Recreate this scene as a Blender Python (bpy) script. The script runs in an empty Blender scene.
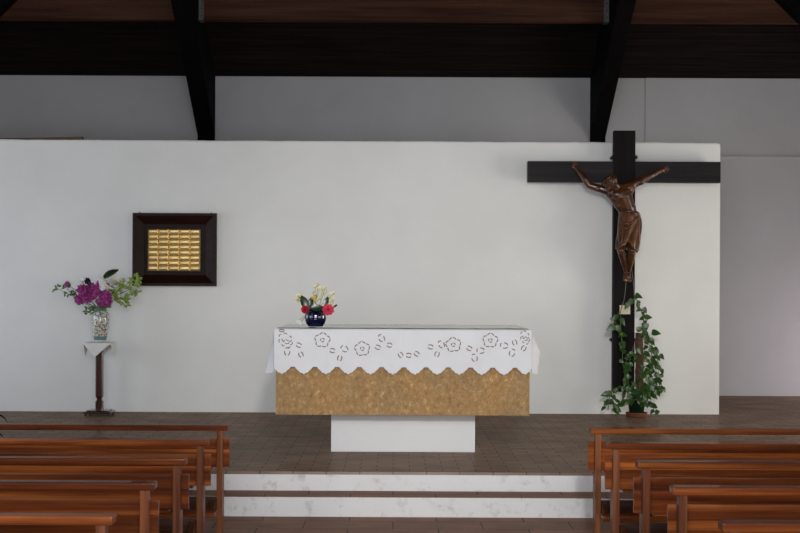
import bpy, bmesh, math, random
from mathutils import Vector, Matrix, noise
R = random.Random(7)
SC = bpy.context.scene
COL = SC.collection
PI = math.pi

# ------------------------------------------------------------------ camera
F = 1400.0; CX, CY = 394.0, 288.0; CZ = 1.6
ROLL = math.radians(0.27)
cam_d = bpy.data.cameras.new('camera'); cam = bpy.data.objects.new('camera', cam_d); COL.objects.link(cam)
cam_d.sensor_width = 36.0; cam_d.lens = 36.0*F/800.0
cam_d.shift_x = (400-CX)/800.0; cam_d.shift_y = (CY-266.5)/800.0
cam.matrix_world = Matrix.Translation((0, 0, CZ)) @ Matrix.Rotation(PI/2, 4, 'X') @ Matrix.Rotation(ROLL, 4, 'Z')
cam_d.clip_end = 200
SC.camera = cam

def P(x, y, d):
    u, v = x-CX, CY-y
    c, s = math.cos(ROLL), math.sin(ROLL)
    return Vector(((u*c-v*s)*d/F, d, CZ+(u*s+v*c)*d/F))

# ------------------------------------------------------------------ materials
def new_mat(name):
    m = bpy.data.materials.new(name); m.use_nodes = True
    nt = m.node_tree; b = nt.nodes['Principled BSDF']
    return m, nt, b
def nd(nt, t, **kw):
    n = nt.nodes.new(t)
    for k, v in kw.items():
        if hasattr(n, k) and not k[0].isupper(): setattr(n, k, v)
        else: n.inputs[k.replace('_', ' ')].default_value = v
    return n
def c4(c): return (c[0], c[1], c[2], 1)
def coords(nt, scale=(1,1,1), out='Object', rot=(0,0,0)):
    tc = nt.nodes.new('ShaderNodeTexCoord'); mp = nt.nodes.new('ShaderNodeMapping')
    mp.inputs['Scale'].default_value = scale; mp.inputs['Rotation'].default_value = rot
    nt.links.new(tc.outputs[out], mp.inputs['Vector']); return mp.outputs['Vector']
def ramp(nt, fac, stops):
    r = nt.nodes.new('ShaderNodeValToRGB')
    while len(r.color_ramp.elements) < len(stops): r.color_ramp.elements.new(0.5)
    for e, (p, c) in zip(r.color_ramp.elements, stops): e.position = p; e.color = c4(c)
    nt.links.new(fac, r.inputs['Fac']); return r.outputs['Color']
def bump(nt, b, h, strength, dist):
    n = nt.nodes.new('ShaderNodeBump'); n.inputs['Strength'].default_value = strength; n.inputs['Distance'].default_value = dist
    nt.links.new(h, n.inputs['Height']); nt.links.new(n.outputs['Normal'], b.inputs['Normal']); return n
def noise_n(nt, vec, scale, detail=4, rough=0.55):
    n = nt.nodes.new('ShaderNodeTexNoise'); n.inputs['Scale'].default_value = scale
    n.inputs['Detail'].default_value = detail; n.inputs['Roughness'].default_value = rough
    nt.links.new(vec, n.inputs['Vector']); return n.outputs['Fac']
def setp(b, rough=0.5, spec=0.5, coat=0, metal=0, coat_r=0.1):
    b.inputs['Roughness'].default_value = rough; b.inputs['Specular IOR Level'].default_value = spec
    b.inputs['Coat Weight'].default_value = coat; b.inputs['Coat Roughness'].default_value = coat_r
    b.inputs['Metallic'].default_value = metal
def mottled(name, c1, c2, scale=8, rough=0.6, spec=0.4, coat=0, metal=0, bs=0, bscale=60, bdist=0.002, stretch=(1,1,1), out='Object'):
    m, nt, b = new_mat(name); v = coords(nt, stretch, out)
    f = noise_n(nt, v, scale)
    nt.links.new(ramp(nt, f, [(0.32, c1), (0.68, c2)]), b.inputs['Base Color'])
    setp(b, rough, spec, coat, metal)
    if bs:
        bump(nt, b, noise_n(nt, v, bscale, 5), bs, bdist)
    return m
def wood(name, dark, mid, light, axis='X', rough=0.35, coat=0.5, scale=1.0, coat_r=0.15, spec=0.4, rand=0.0):
    st = {'X': (0.55, 14, 14), 'Y': (14, 0.55, 14), 'Z': (14, 14, 0.55)}[axis]
    m, nt, b = new_mat(name); v = coords(nt, tuple(s*scale for s in st))
    if rand:
        oi = nt.nodes.new('ShaderNodeObjectInfo'); ad = nt.nodes.new('ShaderNodeVectorMath'); ad.operation = 'MULTIPLY_ADD'
        cx = nt.nodes.new('ShaderNodeCombineXYZ')
        for k in 'XYZ': nt.links.new(oi.outputs['Random'], cx.inputs[k])
        nt.links.new(cx.outputs[0], ad.inputs[0]); ad.inputs[1].default_value = (31, 17, 23); nt.links.new(v, ad.inputs[2]); v = ad.outputs[0]
    f = noise_n(nt, v, 1.6, 6, 0.62)
    col = ramp(nt, f, [(0.33, dark), (0.5, mid), (0.68, light)])
    if rand:
        hs = nt.nodes.new('ShaderNodeHueSaturation'); mr = nt.nodes.new('ShaderNodeMapRange')
        mr.inputs['To Min'].default_value = 1-rand; mr.inputs['To Max'].default_value = 1+rand
        nt.links.new(oi.outputs['Random'], mr.inputs['Value']); nt.links.new(mr.outputs[0], hs.inputs['Value'])
        nt.links.new(col, hs.inputs['Color']); col = hs.outputs['Color']
    nt.links.new(col, b.inputs['Base Color'])
    setp(b, rough, spec, coat, 0, coat_r)
    bump(nt, b, f, 0.12, 0.002)
    return m
def plaster(name, c, var=0.04, rough=0.85, bs=0.35, bd=0.006, dirt=None, dirt_lo=0.62):
    m, nt, b = new_mat(name); v = coords(nt)
    f = noise_n(nt, v, 1.1, 5, 0.6)
    c1 = tuple(x*(1-var) for x in c); c2 = tuple(min(1, x*(1+var)) for x in c)
    col = ramp(nt, f, [(0.3, c1), (0.7, c2)])
    if dirt:
        g = noise_n(nt, v, 9, 8, 0.7)
        mx = nt.nodes.new('ShaderNodeMix'); mx.data_type = 'RGBA'
        fr = ramp(nt, g, [(dirt_lo, (0,0,0)), (dirt_lo+0.12, (0.55,0.55,0.55))])
        nt.links.new(fr, mx.inputs[0]); nt.links.new(col, mx.inputs[6]); mx.inputs[7].default_value = c4(dirt); col = mx.outputs[2]
    nt.links.new(col, b.inputs['Base Color']); setp(b, rough, 0.25)
    h = noise_n(nt, v, 7, 6, 0.6)
    bump(nt, b, h, bs, bd)
    return m
def tiles(name, c1, c2, mort, w, h, rough, rot=0, spec=0.5):
    m, nt, b = new_mat(name); v = coords(nt, (1,1,1), 'Object', (0,0,rot))
    br = nt.nodes.new('ShaderNodeTexBrick'); nt.links.new(v, br.inputs['Vector'])
    br.inputs['Color1'].default_value = c4(c1); br.inputs['Color2'].default_value = c4(c2); br.inputs['Mortar'].default_value = c4(mort)
    br.inputs['Scale'].default_value = 1; br.inputs['Brick Width'].default_value = w; br.inputs['Row Height'].default_value = h
    br.inputs['Mortar Size'].default_value = 0.004; br.inputs['Mortar Smooth'].default_value = 0.2
    n = noise_n(nt, v, 3, 6)
    mx = nt.nodes.new('ShaderNodeMix'); mx.data_type = 'RGBA'; mx.blend_type = 'MULTIPLY'; mx.inputs[0].default_value = 1
    nt.links.new(br.outputs['Color'], mx.inputs[6]); nt.links.new(ramp(nt, n, [(0.3, (0.72,0.72,0.72)), (0.7, (1.15,1.12,1.1))]), mx.inputs[7])
    nt.links.new(mx.outputs[2], b.inputs['Base Color'])
    setp(b, rough, 0.0)
    gl = nt.nodes.new('ShaderNodeBsdfGlossy'); gl.inputs['Roughness'].default_value = rough; gl.inputs['Color'].default_value = (1, 0.93, 0.86, 1)
    df = nt.nodes.new('ShaderNodeBsdfDiffuse'); nt.links.new(mx.outputs[2], df.inputs['Color'])
    ms = nt.nodes.new('ShaderNodeMixShader'); ms.inputs[0].default_value = spec
    nt.links.new(df.outputs[0], ms.inputs[1]); nt.links.new(gl.outputs[0], ms.inputs[2]); nt.links.new(ms.outputs[0], nt.nodes['Material Output'].inputs['Surface'])
    rr = nt.nodes.new('ShaderNodeMapRange'); rr.inputs['To Min'].default_value = rough*0.75; rr.inputs['To Max'].default_value = rough*1.35
    nt.links.new(n, rr.inputs['Value']); nt.links.new(rr.outputs[0], gl.inputs['Roughness'])
    inv = nt.nodes.new('ShaderNodeMath'); inv.operation = 'SUBTRACT'; inv.inputs[0].default_value = 1; nt.links.new(br.outputs['Fac'], inv.inputs[1])
    bn = bump(nt, b, inv.outputs[0], 0.25, 0.003); nt.links.new(bn.outputs[0], gl.inputs['Normal']); nt.links.new(bn.outputs[0], df.inputs['Normal'])
    return m

M = {}
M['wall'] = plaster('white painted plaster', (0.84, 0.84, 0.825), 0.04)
M['back'] = plaster('shade grey plaster', (0.46, 0.46, 0.475), 0.05)  # rear wall: grey render, albedo lowered further to stand in for shade
M['riser'] = plaster('white painted riser', (0.80, 0.80, 0.805), 0.05, 0.7, 0.4, 0.006, (0.42, 0.40, 0.37), 0.54)
M['pedestal'] = plaster('white rendered pedestal', (0.78, 0.78, 0.785), 0.03, 0.8, 0.6, 0.006)
M['pave'] = tiles('brown glazed paving', (0.27, 0.185, 0.135), (0.215, 0.145, 0.108), (0.055, 0.042, 0.034), 0.24, 0.115, 0.20, 0, 0.10)
M['nave'] = tiles('red brown nave tiles', (0.285, 0.148, 0.100), (0.24, 0.125, 0.088), (0.06, 0.04, 0.033), 0.60, 0.30, 0.22, 0, 0.08)
M['roof'] = wood('dark stained boarding', (0.005,0.0036,0.003), (0.010,0.0066,0.0052), (0.017,0.011,0.0085), 'X', 0.8, 0.0, 1, spec=0.08)
M['beam'] = wood('black brown rafter timber', (0.0022,0.002,0.002), (0.0035,0.003,0.003), (0.006,0.005,0.0045), 'Y', 0.8, 0.0, spec=0.05)
M['purlin'] = wood('red brown purlin timber', (0.034,0.0145,0.010), (0.060,0.026,0.0175), (0.084,0.038,0.025), 'X', 0.8, 0.0, 0.7, spec=0.05)
PD, PM, PL = (0.040,0.0072,0.002), (0.155,0.036,0.0075), (0.40,0.118,0.024)
M['pewx'] = wood('varnished mahogany', PD, PM, PL, 'X', 0.5, 0.22, 0.55, 0.08, spec=0.08, rand=0.30)
M['pewz'] = wood('varnished mahogany upright', (0.085,0.022,0.010), (0.18,0.057,0.024), (0.27,0.10,0.042), 'Z', 0.5, 0.15, 1, 0.15, spec=0.1, rand=0.25)
M['pewd'] = wood('dark varnished mahogany', (0.03,0.010,0.005), (0.06,0.02,0.01), (0.09,0.032,0.014), 'X', 0.35, 0.4, 0.8)
M['cross'] = wood('dark stained cross timber', (0.006,0.0045,0.005), (0.0095,0.0075,0.008), (0.014,0.011,0.012), 'Z', 0.55, 0.0, 1.2, 0.25, spec=0.06)
M['crossx'] = wood('dark stained cross beam', (0.010,0.008,0.009), (0.016,0.0135,0.015), (0.024,0.020,0.022), 'X', 0.5, 0.0, 1.2, 0.25, spec=0.14)
M['carved'] = mottled('carved varnished wood', (0.034,0.0095,0.003), (0.115,0.038,0.010), 9, 0.36, 0.4, 0.35, bs=0.35, bscale=55, bdist=0.004)
M['carvedcloth'] = mottled('carved varnished drapery', (0.050,0.015,0.0045), (0.150,0.056,0.016), 8, 0.32, 0.4, 0.45)
M['carvedhair'] = mottled('carved dark hair', (0.028,0.009,0.003), (0.08,0.028,0.009), 12, 0.4, 0.4, 0.3, bs=0.6, bscale=45, bdist=0.008)
M['frame'] = wood('dark polished frame wood', (0.009,0.003,0.0025), (0.018,0.006,0.0045), (0.030,0.011,0.008), 'X', 0.4, 0.05, 1, 0.12, spec=0.12)
M['mount'] = mottled('dark brown mount', (0.016,0.008,0.007), (0.024,0.013,0.012), 12, 0.7, 0.2)
M['gold'] = mottled('brushed gold plate', (0.58,0.40,0.15), (0.80,0.60,0.28), 20, 0.42, 0.5, 0, 0.8, bs=0.2, bscale=90)
M['standwood'] = wood('dark red turned wood', (0.020,0.005,0.004), (0.045,0.011,0.008), (0.07,0.02,0.014), 'Z', 0.22, 0.7, 1)
M['linen'] = mottled('white linen', (0.76,0.76,0.785), (0.80,0.80,0.825), 6, 0.9, 0.15, bs=0.12, bscale=220, bdist=0.001)
M['linen2'] = mottled('cream white linen', (0.78,0.77,0.75), (0.85,0.84,0.80), 6, 0.9, 0.15)
M['cut'] = mottled('open cutwork with brown edge', (0.16,0.105,0.07), (0.27,0.18,0.12), 40, 0.9, 0.1)
M['emb'] = mottled('raised white embroidery', (0.9,0.9,0.9), (0.94,0.94,0.94), 6, 0.7, 0.3)
M['pot_g'] = mottled('dark green plastic pot', (0.008,0.03,0.015), (0.012,0.045,0.022), 5, 0.4)
M['terra'] = mottled('terracotta', (0.17,0.05,0.028), (0.23,0.075,0.04), 9, 0.7)
M['moss'] = mottled('brown coir pole', (0.06,0.032,0.018), (0.15,0.085,0.05), 50, 0.95, bs=1.0, bscale=120, bdist=0.01)
M['stem'] = mottled('green stem', (0.06,0.11,0.03), (0.11,0.16,0.05), 10, 0.6)
M['string'] = mottled('pale twine', (0.16,0.16,0.09), (0.24,0.24,0.14), 10, 0.8)
M['cobalt'] = mottled('cobalt blue glaze', (0.002,0.0025,0.020), (0.004,0.005,0.038), 4, 0.08, 0.6, 1.0)
M['steel'] = mottled('galvanised steel', (0.06,0.06,0.062), (0.12,0.12,0.12), 30, 0.6, 0.3, 0, 0.3)
M['iron'] = mottled('black iron', (0.012,0.011,0.011), (0.02,0.018,0.018), 10, 0.5)
M['card'] = mottled('cream card', (0.66,0.60,0.42), (0.72,0.66,0.47), 4, 0.7)
M['plankw'] = wood('weathered brown plank', (0.04,0.02,0.012), (0.09,0.045,0.028), (0.13,0.07,0.045), 'X', 0.7, 0)
M['white_paint'] = mottled('white paint', (0.75,0.75,0.75), (0.8,0.8,0.8), 4, 0.5)

def leafmat(name, base, vein, edge_scale=6, rough=0.35):
    m, nt, b = new_mat(name); v = coords(nt, (1,1,1), 'Object')
    f = noise_n(nt, v, edge_scale*6, 3)
    nt.links.new(ramp(nt, f, [(0.35, base), (0.62, base), (0.78, vein)]), b.inputs['Base Color'])
    setp(b, rough, 0.5)
    b.inputs['Subsurface Weight'].default_value = 0.0
    return m
M['leaf'] = leafmat('pothos leaf', (0.022,0.070,0.009), (0.30,0.36,0.07), 3.2)
M['leafdark'] = leafmat('dark glossy leaf', (0.010,0.035,0.008), (0.02,0.06,0.014), rough=0.25)
M['leaflight'] = leafmat('fresh green leaf', (0.27,0.38,0.07), (0.55,0.62,0.20), rough=0.45)
M['leafmid'] = leafmat('mid green leaf', (0.10,0.18,0.045), (0.22,0.30,0.09), rough=0.45)
M['magenta'] = mottled('magenta petals', (0.27,0.020,0.17), (0.64,0.13,0.46), 75, 0.6)
M['violet'] = mottled('dark violet petals', (0.025,0.008,0.05), (0.05,0.015,0.09), 40, 0.6)
M['whitep'] = mottled('white petals', (0.78,0.78,0.72), (0.85,0.85,0.8), 30, 0.6)
M['creamp'] = mottled('cream petals', (0.70,0.66,0.42), (0.82,0.80,0.62), 60, 0.6)
M['yellow'] = mottled('yellow petals', (0.60,0.36,0.04), (0.72,0.48,0.08), 30, 0.6)
M['pink'] = mottled('coral pink petals', (0.62,0.045,0.095), (0.78,0.10,0.16), 40, 0.55)
M['red'] = mottled('crimson petals', (0.40,0.012,0.03), (0.55,0.03,0.05), 40, 0.55)

# hammered golden limestone
m, nt, b = new_mat('hammered golden limestone'); v = coords(nt)
vo = nt.nodes.new('ShaderNodeTexVoronoi'); vo.inputs['Scale'].default_value = 42; nt.links.new(v, vo.inputs['Vector'])
sm = noise_n(nt, coords(nt, (1.2,1,0.9), 'Object', (0,0.7,0)), 25, 9, 0.86); big = noise_n(nt, v, 2.4, 4)
colA = ramp(nt, sm, [(0.30, (0.15,0.080,0.035)), (0.44, (0.42,0.255,0.115)), (0.57, (0.54,0.35,0.165)), (0.66, (0.92,0.76,0.54))])
mx = nt.nodes.new('ShaderNodeMix'); mx.data_type = 'RGBA'; mx.blend_type = 'MULTIPLY'; mx.inputs[0].default_value = 1
nt.links.new(colA, mx.inputs[6]); nt.links.new(ramp(nt, big, [(0.3, (0.90,0.93,0.98)), (0.7, (1.12,1.02,0.88))]), mx.inputs[7])
nt.links.new(mx.outputs[2], b.inputs['Base Color']); setp(b, 0.75, 0.35)
bump(nt, b, sm, 0.9, 0.02)
M['stone'] = m
# painted china
m, nt, b = new_mat('painted china'); v = coords(nt)
vo = nt.nodes.new('ShaderNodeTexVoronoi'); vo.inputs['Scale'].default_value = 62; nt.links.new(v, vo.inputs['Vector'])
sep = nt.nodes.new('ShaderNodeSeparateColor'); nt.links.new(vo.outputs['Color'], sep.inputs[0])
pat = ramp(nt, sep.outputs[0], [(0.0, (0.05,0.13,0.12)), (0.18, (0.62,0.60,0.48)), (0.36, (0.07,0.17,0.17)), (0.58, (0.10,0.22,0.13)), (0.60, (0.33,0.05,0.05)), (0.70, (0.42,0.33,0.07)), (0.74, (0.74,0.73,0.66))])
for e in list(nt.nodes):
    if e.type == 'VALTORGB': e.color_ramp.interpolation = 'CONSTANT'
mm = nt.nodes.new('ShaderNodeMix'); mm.data_type = 'RGBA'
dd = ramp(nt, vo.outputs['Distance'], [(0.50, (1,1,1)), (0.58, (0,0,0))])
nt.links.new(dd, mm.inputs[0]); mm.inputs[6].default_value = (0.58,0.57,0.48,1); nt.links.new(pat, mm.inputs[7])
nt.links.new(mm.outputs[2], b.inputs['Base Color']); setp(b, 0.15, 0.5, 0.8)
M['china'] = m
M['chinaband'] = mottled('teal glaze band', (0.10,0.20,0.22), (0.15,0.27,0.28), 20, 0.15, 0.5, 0.8)
M['chinawhite'] = mottled('white glaze', (0.72,0.70,0.62), (0.78,0.76,0.68), 20, 0.15, 0.5, 0.8)
# clear plastic sheet
m, nt, b = new_mat('clear plastic sheet')
for n in list(nt.nodes):
    if n.type == 'BSDF_PRINCIPLED': nt.nodes.remove(n)
tr = nt.nodes.new('ShaderNodeBsdfTransparent'); gl = nt.nodes.new('ShaderNodeBsdfGlossy'); gl.inputs['Roughness'].default_value = 0.08
gl.inputs['Color'].default_value = (0.92,0.93,0.89,1); tr.inputs['Color'].default_value = (0.86,0.88,0.84,1)
fr = nt.nodes.new('ShaderNodeFresnel'); fr.inputs['IOR'].default_value = 1.45
ms = nt.nodes.new('ShaderNodeMixShader'); nt.links.new(fr.outputs[0], ms.inputs[0]); nt.links.new(tr.outputs[0], ms.inputs[1]); nt.links.new(gl.outputs[0], ms.inputs[2])
nt.links.new(ms.outputs[0], nt.nodes['Material Output'].inputs['Surface'])
M['plastic'] = m
m, nt, b = new_mat('window glass'); setp(b, 0.02, 0.5); b.inputs['Transmission Weight'].default_value = 1; b.inputs['Base Color'].default_value = (0.95,0.97,1,1)
M['glass'] = m

# ------------------------------------------------------------------ mesh helpers
def link(name, bm, mats, parent=None, smooth=False, loc=None):
    me = bpy.data.meshes.new(name); bm.normal_update(); bm.to_mesh(me); bm.free()
    if not isinstance(mats, (list, tuple)): mats = [mats]
    for x in mats: me.materials.append(M[x] if isinstance(x, str) else x)
    if smooth: me.shade_smooth()
    o = bpy.data.objects.new(name, me); COL.objects.link(o)
    if parent: o.parent = parent
    if loc is not None: o.location = loc
    return o
def empty(name, loc, label, cat, group=None, rz=0):
    o = bpy.data.objects.new(name, None); COL.objects.link(o); o.location = loc; o.rotation_euler = (0,0,rz); o.empty_display_size = 0.1
    o['label'] = label; o['category'] = cat
    if group: o['group'] = group
    return o
def tag(o, label, cat, group=None):
    o['label'] = label; o['category'] = cat
    if group: o['group'] = group
    return o
def struct(o): o['kind'] = 'structure'; return o
def box(bm, x0, x1, y0, y1, z0, z1, mi=0, bev=0, seg=2):
    vs = [bm.verts.new(p) for p in [(x0,y0,z0),(x1,y0,z0),(x1,y1,z0),(x0,y1,z0),(x0,y0,z1),(x1,y0,z1),(x1,y1,z1),(x0,y1,z1)]]
    fs = [bm.faces.new([vs[i] for i in q]) for q in [(3,2,1,0),(4,5,6,7),(0,1,5,4),(1,2,6,5),(2,3,7,6),(3,0,4,7)]]
    for f in fs: f.material_index = mi
    if bev:
        es = list({e for f in fs for e in f.edges})
        r = bmesh.ops.bevel(bm, geom=es, offset=bev, segments=seg, affect='EDGES', profile=0.6)
        for f in r['faces']: f.material_index = mi
    return vs
def B(x0, x1, y0, y1, z0, z1, bev=0, seg=2):
    bm = bmesh.new(); box(bm, x0, x1, y0, y1, z0, z1, 0, bev, seg); return bm
def prism(bm, pts, ax, a, b):
    """extrude a polygon: pts are (p,q) in the plane normal to ax, from a to b"""
    f = {'X': lambda p, q, t: (t, p, q), 'Y': lambda p, q, t: (p, t, q), 'Z': lambda p, q, t: (p, q, t)}[ax]
    A = [bm.verts.new(f(p, q, a)) for p, q in pts]; C = [bm.verts.new(f(p, q, b)) for p, q in pts]
    n = len(pts); bm.faces.new(A); bm.faces.new(C[::-1])
    for i in range(n): bm.faces.new([A[i], C[i], C[(i+1) % n], A[(i+1) % n]])
    bmesh.ops.recalc_face_normals(bm, faces=bm.faces)
def lathe(bm, prof, n=24, c=(0,0,0), mi=None, square=False):
    rings = []
    for (r, z) in prof:
        if r <= 1e-6: rings.append([bm.verts.new((c[0], c[1], c[2]+z))])
        else: rings.append([bm.verts.new((c[0]+r*math.cos(2*PI*i/n), c[1]+r*math.sin(2*PI*i/n), c[2]+z)) for i in range(n)])
    for k in range(len(rings)-1):
        a, b2 = rings[k], rings[k+1]
        for i in range(n):
            j = (i+1) % n
            if len(a) == 1 and len(b2) == 1: continue
            if len(a) == 1: f = bm.faces.new([a[0], b2[j], b2[i]])
            elif len(b2) == 1: f = bm.faces.new([a[i], a[j], b2[0]])
            else: f = bm.faces.new([a[i], a[j], b2[j], b2[i]])
            if mi: f.material_index = mi[k]
    return rings
def tube(bm, pts, r, n=6, mi=0, cap=True):
    pts = [Vector(p) for p in pts]; rs = r if isinstance(r, (list, tuple)) else [r]*len(pts)
    rings = []
    up = Vector((0.31, 0.17, 0.93))
    for i, p in enumerate(pts):
        t = (pts[min(i+1, len(pts)-1)]-pts[max(i-1, 0)]).normalized()
        a = t.cross(up)
        if a.length < 1e-3: a = t.cross(Vector((1,0,0)))
        a.normalize(); b2 = t.cross(a).normalized()
        rings.append([bm.verts.new(p+(a*math.cos(2*PI*k/n)+b2*math.sin(2*PI*k/n))*rs[i]) for k in range(n)])
    for i in range(len(rings)-1):
        for k in range(n):
            f = bm.faces.new([rings[i][k], rings[i][(k+1) % n], rings[i+1][(k+1) % n], rings[i+1][k]]); f.material_index = mi
    if cap:
        bm.faces.new(rings[0][::-1]).material_index = mi; bm.faces.new(rings[-1]).material_index = mi
def curve_pts(ctrl, n=8):
    """Catmull-Rom through control points"""
    c = [Vector(p) for p in ctrl]; c = [c[0]*2-c[1]]+c+[c[-1]*2-c[-2]]; out = []
    for i in range(1, len(c)-2):
        for k in range(n):
            t = k/n; p0, p1, p2, p3 = c[i-1], c[i], c[i+1], c[i+2]
            out.append(0.5*((2*p1)+(p2-p0)*t+(2*p0-5*p1+4*p2-p3)*t*t+(3*p1-p0-3*p2+p3)*t**3))
    out.append(c[-2]); return out
def ball(bm, c, r, sc=(1,1,1), sub=2, mi=0, mat=None):
    mt = Matrix.Translation(c) @ (mat or Matrix.Identity(4)) @ Matrix.Diagonal((r*sc[0], r*sc[1], r*sc[2], 1))
    res = bmesh.ops.create_icosphere(bm, subdivisions=sub, radius=1, matrix=mt)
    for v in res['verts']:
        for f in v.link_faces: f.material_index = mi
def capsule(bm, a, b2, ra, rb, flat=1.0, n=10):
    """closed tapered limb between two joints (spherical ends); later fused to one skin"""
    a, b2 = Vector(a), Vector(b2); t = (b2-a); L = t.length; t.normalize()
    pts, rs = [], []
    for k in range(4):
        an = PI/2*(1-k/3.0); pts.append(a-t*ra*math.sin(an)*0.999); rs.append(max(ra*math.cos(an), 1e-4))
    for k in range(1, 4):
        f = k/4; pts.append(a+t*L*f); rs.append(ra+(rb-ra)*f)
    for k in range(4):
        an = PI/2*k/3.0; pts.append(b2+t*rb*math.sin(an)*0.999); rs.append(max(rb*math.cos(an), 1e-4))
    tube(bm, pts, rs, n)
def basis(d, up=Vector((0,0,1)), roll=0):
    """matrix whose Y axis is d, Z close to up"""
    y = Vector(d).normalized(); x = y.cross(up)
    if x.length < 1e-3: x = y.cross(Vector((1,0,0)))
    x.normalize(); z = x.cross(y)
    m3 = Matrix((x, y, z)).transposed().to_4x4()
    return m3 @ Matrix.Rotation(roll, 4, 'Y')
LEAF = {
 'heart': [(0.0,0.0),(0.16,-0.09),(0.30,-0.05),(0.38,0.10),(0.37,0.30),(0.28,0.54),(0.15,0.76),(0.05,0.92),(0.0,1.0)],
 'oval':  [(0.0,0.0),(0.14,0.10),(0.24,0.28),(0.27,0.48),(0.22,0.70),(0.11,0.89),(0.0,1.0)],
 'slim':  [(0.0,0.0),(0.06,0.15),(0.085,0.4),(0.07,0.7),(0.03,0.92),(0.0,1.0)],
}
def leaf(bm, pos, d, size, kind='heart', up=Vector((0,0,1)), roll=0, fold=0.25, droop=0.25, mi=0):
    mt = Matrix.Translation(pos) @ basis(d, up, roll)
    half = LEAF[kind]; ctr = []
    for (x, y) in half: ctr.append(bm.verts.new(mt @ Vector((0, y*size, -droop*size*y*y))))
    for s in (1, -1):
        ed = [ctr[0]]+[bm.verts.new(mt @ Vector((s*x*size, y*size, fold*abs(x)*size-droop*size*y*y))) for (x, y) in half[1:-1]]+[ctr[-1]]
        for i in range(len(half)-1):
            q = [ctr[i], ctr[i+1], ed[i+1], ed[i]]
            q2 = []
            for v in q:
                if v not in q2: q2.append(v)
            if len(q2) > 2:
                f = bm.faces.new(q2 if s < 0 else q2[::-1]); f.material_index = mi; f.smooth = True
def petal(bm, c, d, L, W, cup, up, mi=0, n=4):
    mt = Matrix.Translation(c) @ basis(d, up)
    rows = []
    for i in range(n+1):
        t = i/n; w = W*math.sin(PI*(0.12+0.80*t))**0.8 if t < 1 else W*0.35
        rows.append([bm.verts.new(mt @ Vector((s*w*0.5, t*L, cup*L*(t*t)+0.15*W*abs(s)))) for s in (-1, 0, 1)])
    for i in range(n):
        for j in range(2):
            f = bm.faces.new([rows[i][j], rows[i][j+1], rows[i+1][j+1], rows[i+1][j]]); f.material_index = mi; f.smooth = True
def copy_thing(o, loc, label=None, rz=None):
    r = o.copy(); COL.objects.link(r); r.location = loc
    if rz is not None: r.rotation_euler = (0,0,rz)
    if label: r['label'] = label
    for ch in [c for c in bpy.data.objects if c.parent == o]:
        c = ch.copy(); COL.objects.link(c); c.parent = r
        for g in [g for g in bpy.data.objects if g.parent == ch]:
            e = g.copy(); COL.objects.link(e); e.parent = c
    return r

# ------------------------------------------------------------------ the setting
PZ = 0.277                     # sanctuary level
DS, DS2 = 9.78, 10.07          # lower and upper riser
DW = 14.82                     # face of the free-standing white wall
DB = 17.44                     # rear wall
XL, XR = -6.5, 6.6
RZ = CZ+2.628; SL = 0.58       # eaves height at the rear wall, roof slope
RIDGE = 6.0; DF = -1.44        # ridge position, entrance wall
roof_z = lambda d: RZ+SL*(DB-d) if d >= RIDGE else RZ+SL*(DB-RIDGE)-SL*(RIDGE-d)

bm = B(XL, XR, DF, DS, -0.12, 0.0); struct(link('floor', bm, 'nave'))
bm = bmesh.new()
box(bm, XL, XR, DS2+0.012, DB, 0.0, PZ-0.02, 0)
box(bm, XL, XR, DS2-0.004, DB, PZ-0.02, PZ, 0)
struct(link('floor_sanctuary', bm, 'pave'))
bm = B(XL, XR, DS2-0.0, DS2+0.012, 0.14, PZ-0.016, 0.0); struct(link('trim_1', bm, 'riser'))
bm = bmesh.new(); box(bm, XL, XR, DS+0.012, DS2, 0.0, 0.14-0.004); box(bm, XL, XR, DS-0.002, DS2, 0.136, 0.14)
struct(link('floor_step', bm, 'nave'))
bm = B(XL, XR, DS, DS+0.012, 0.0, 0.137); struct(link('trim_2', bm, 'riser'))

def wall_with_holes(name, along, fixed0, fixed1, a0, a1, top, holes, mat):
    """wall running along 'X' or 'Y' between a0..a1; top(a) height; holes (h0,h1,z0,z1)"""
    bm = bmesh.new()
    def seg(s0, s1, zb0, zb1, zt0, zt1):
        pts = [(s0, zb0), (s1, zb1), (s1, zt1), (s0, zt0)]
        prism(bm, pts, 'X' if along == 'Y' else 'Y', fixed0, fixed1)
    cuts = sorted({a0, a1, *[h for q in holes for h in q[:2]]} | ({RIDGE} if along == 'Y' else set()))
    for s0, s1 in zip(cuts[:-1], cuts[1:]):
        hs = [h for h in holes if h[0] <= s0+1e-6 and h[1] >= s1-1e-6]
        if hs:
            lo = 0.0
            for h in sorted(hs, key=lambda q: q[2]):
                if h[2] > lo+0.01: seg(s0, s1, lo, lo, h[2], h[2])
                lo = h[3]
            seg(s0, s1, lo, lo, top(s0), top(s1))
        else: seg(s0, s1, 0, 0, top(s0), top(s1))
    return struct(link(name, bm, mat))
RWIN = [(1.5, 4.2, 0.9, 2.7), (5.4, 8.1, 0.9, 2.7), (10.7, 13.1, PZ+0.25, 2.55), (15.8, 17.1, PZ+0.06, 0.95)]
LWIN = [(1.5, 4.2, 0.9, 2.7), (5.4, 8.1, 0.9, 2.7), (11.2, 14.0, PZ+0.25, 2.55)]
wall_with_holes('wall_right', 'Y', XR, XR+0.25, DF, DB+0.2, roof_z, RWIN, 'wall')
wall_with_holes('wall_left', 'Y', XL-0.25, XL, DF, DB+0.2, roof_z, LWIN, 'wall')
wall_with_holes('wall_front', 'X', DF-0.25, DF, XL, XR, lambda a: roof_z(DF), [(-2.6, 2.6, 0.0, 2.6), (-2.6, 2.6, 3.5, 5.5)], 'wall')
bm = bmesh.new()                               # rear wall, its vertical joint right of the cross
XJ = P(645, 100, DB).x
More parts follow.
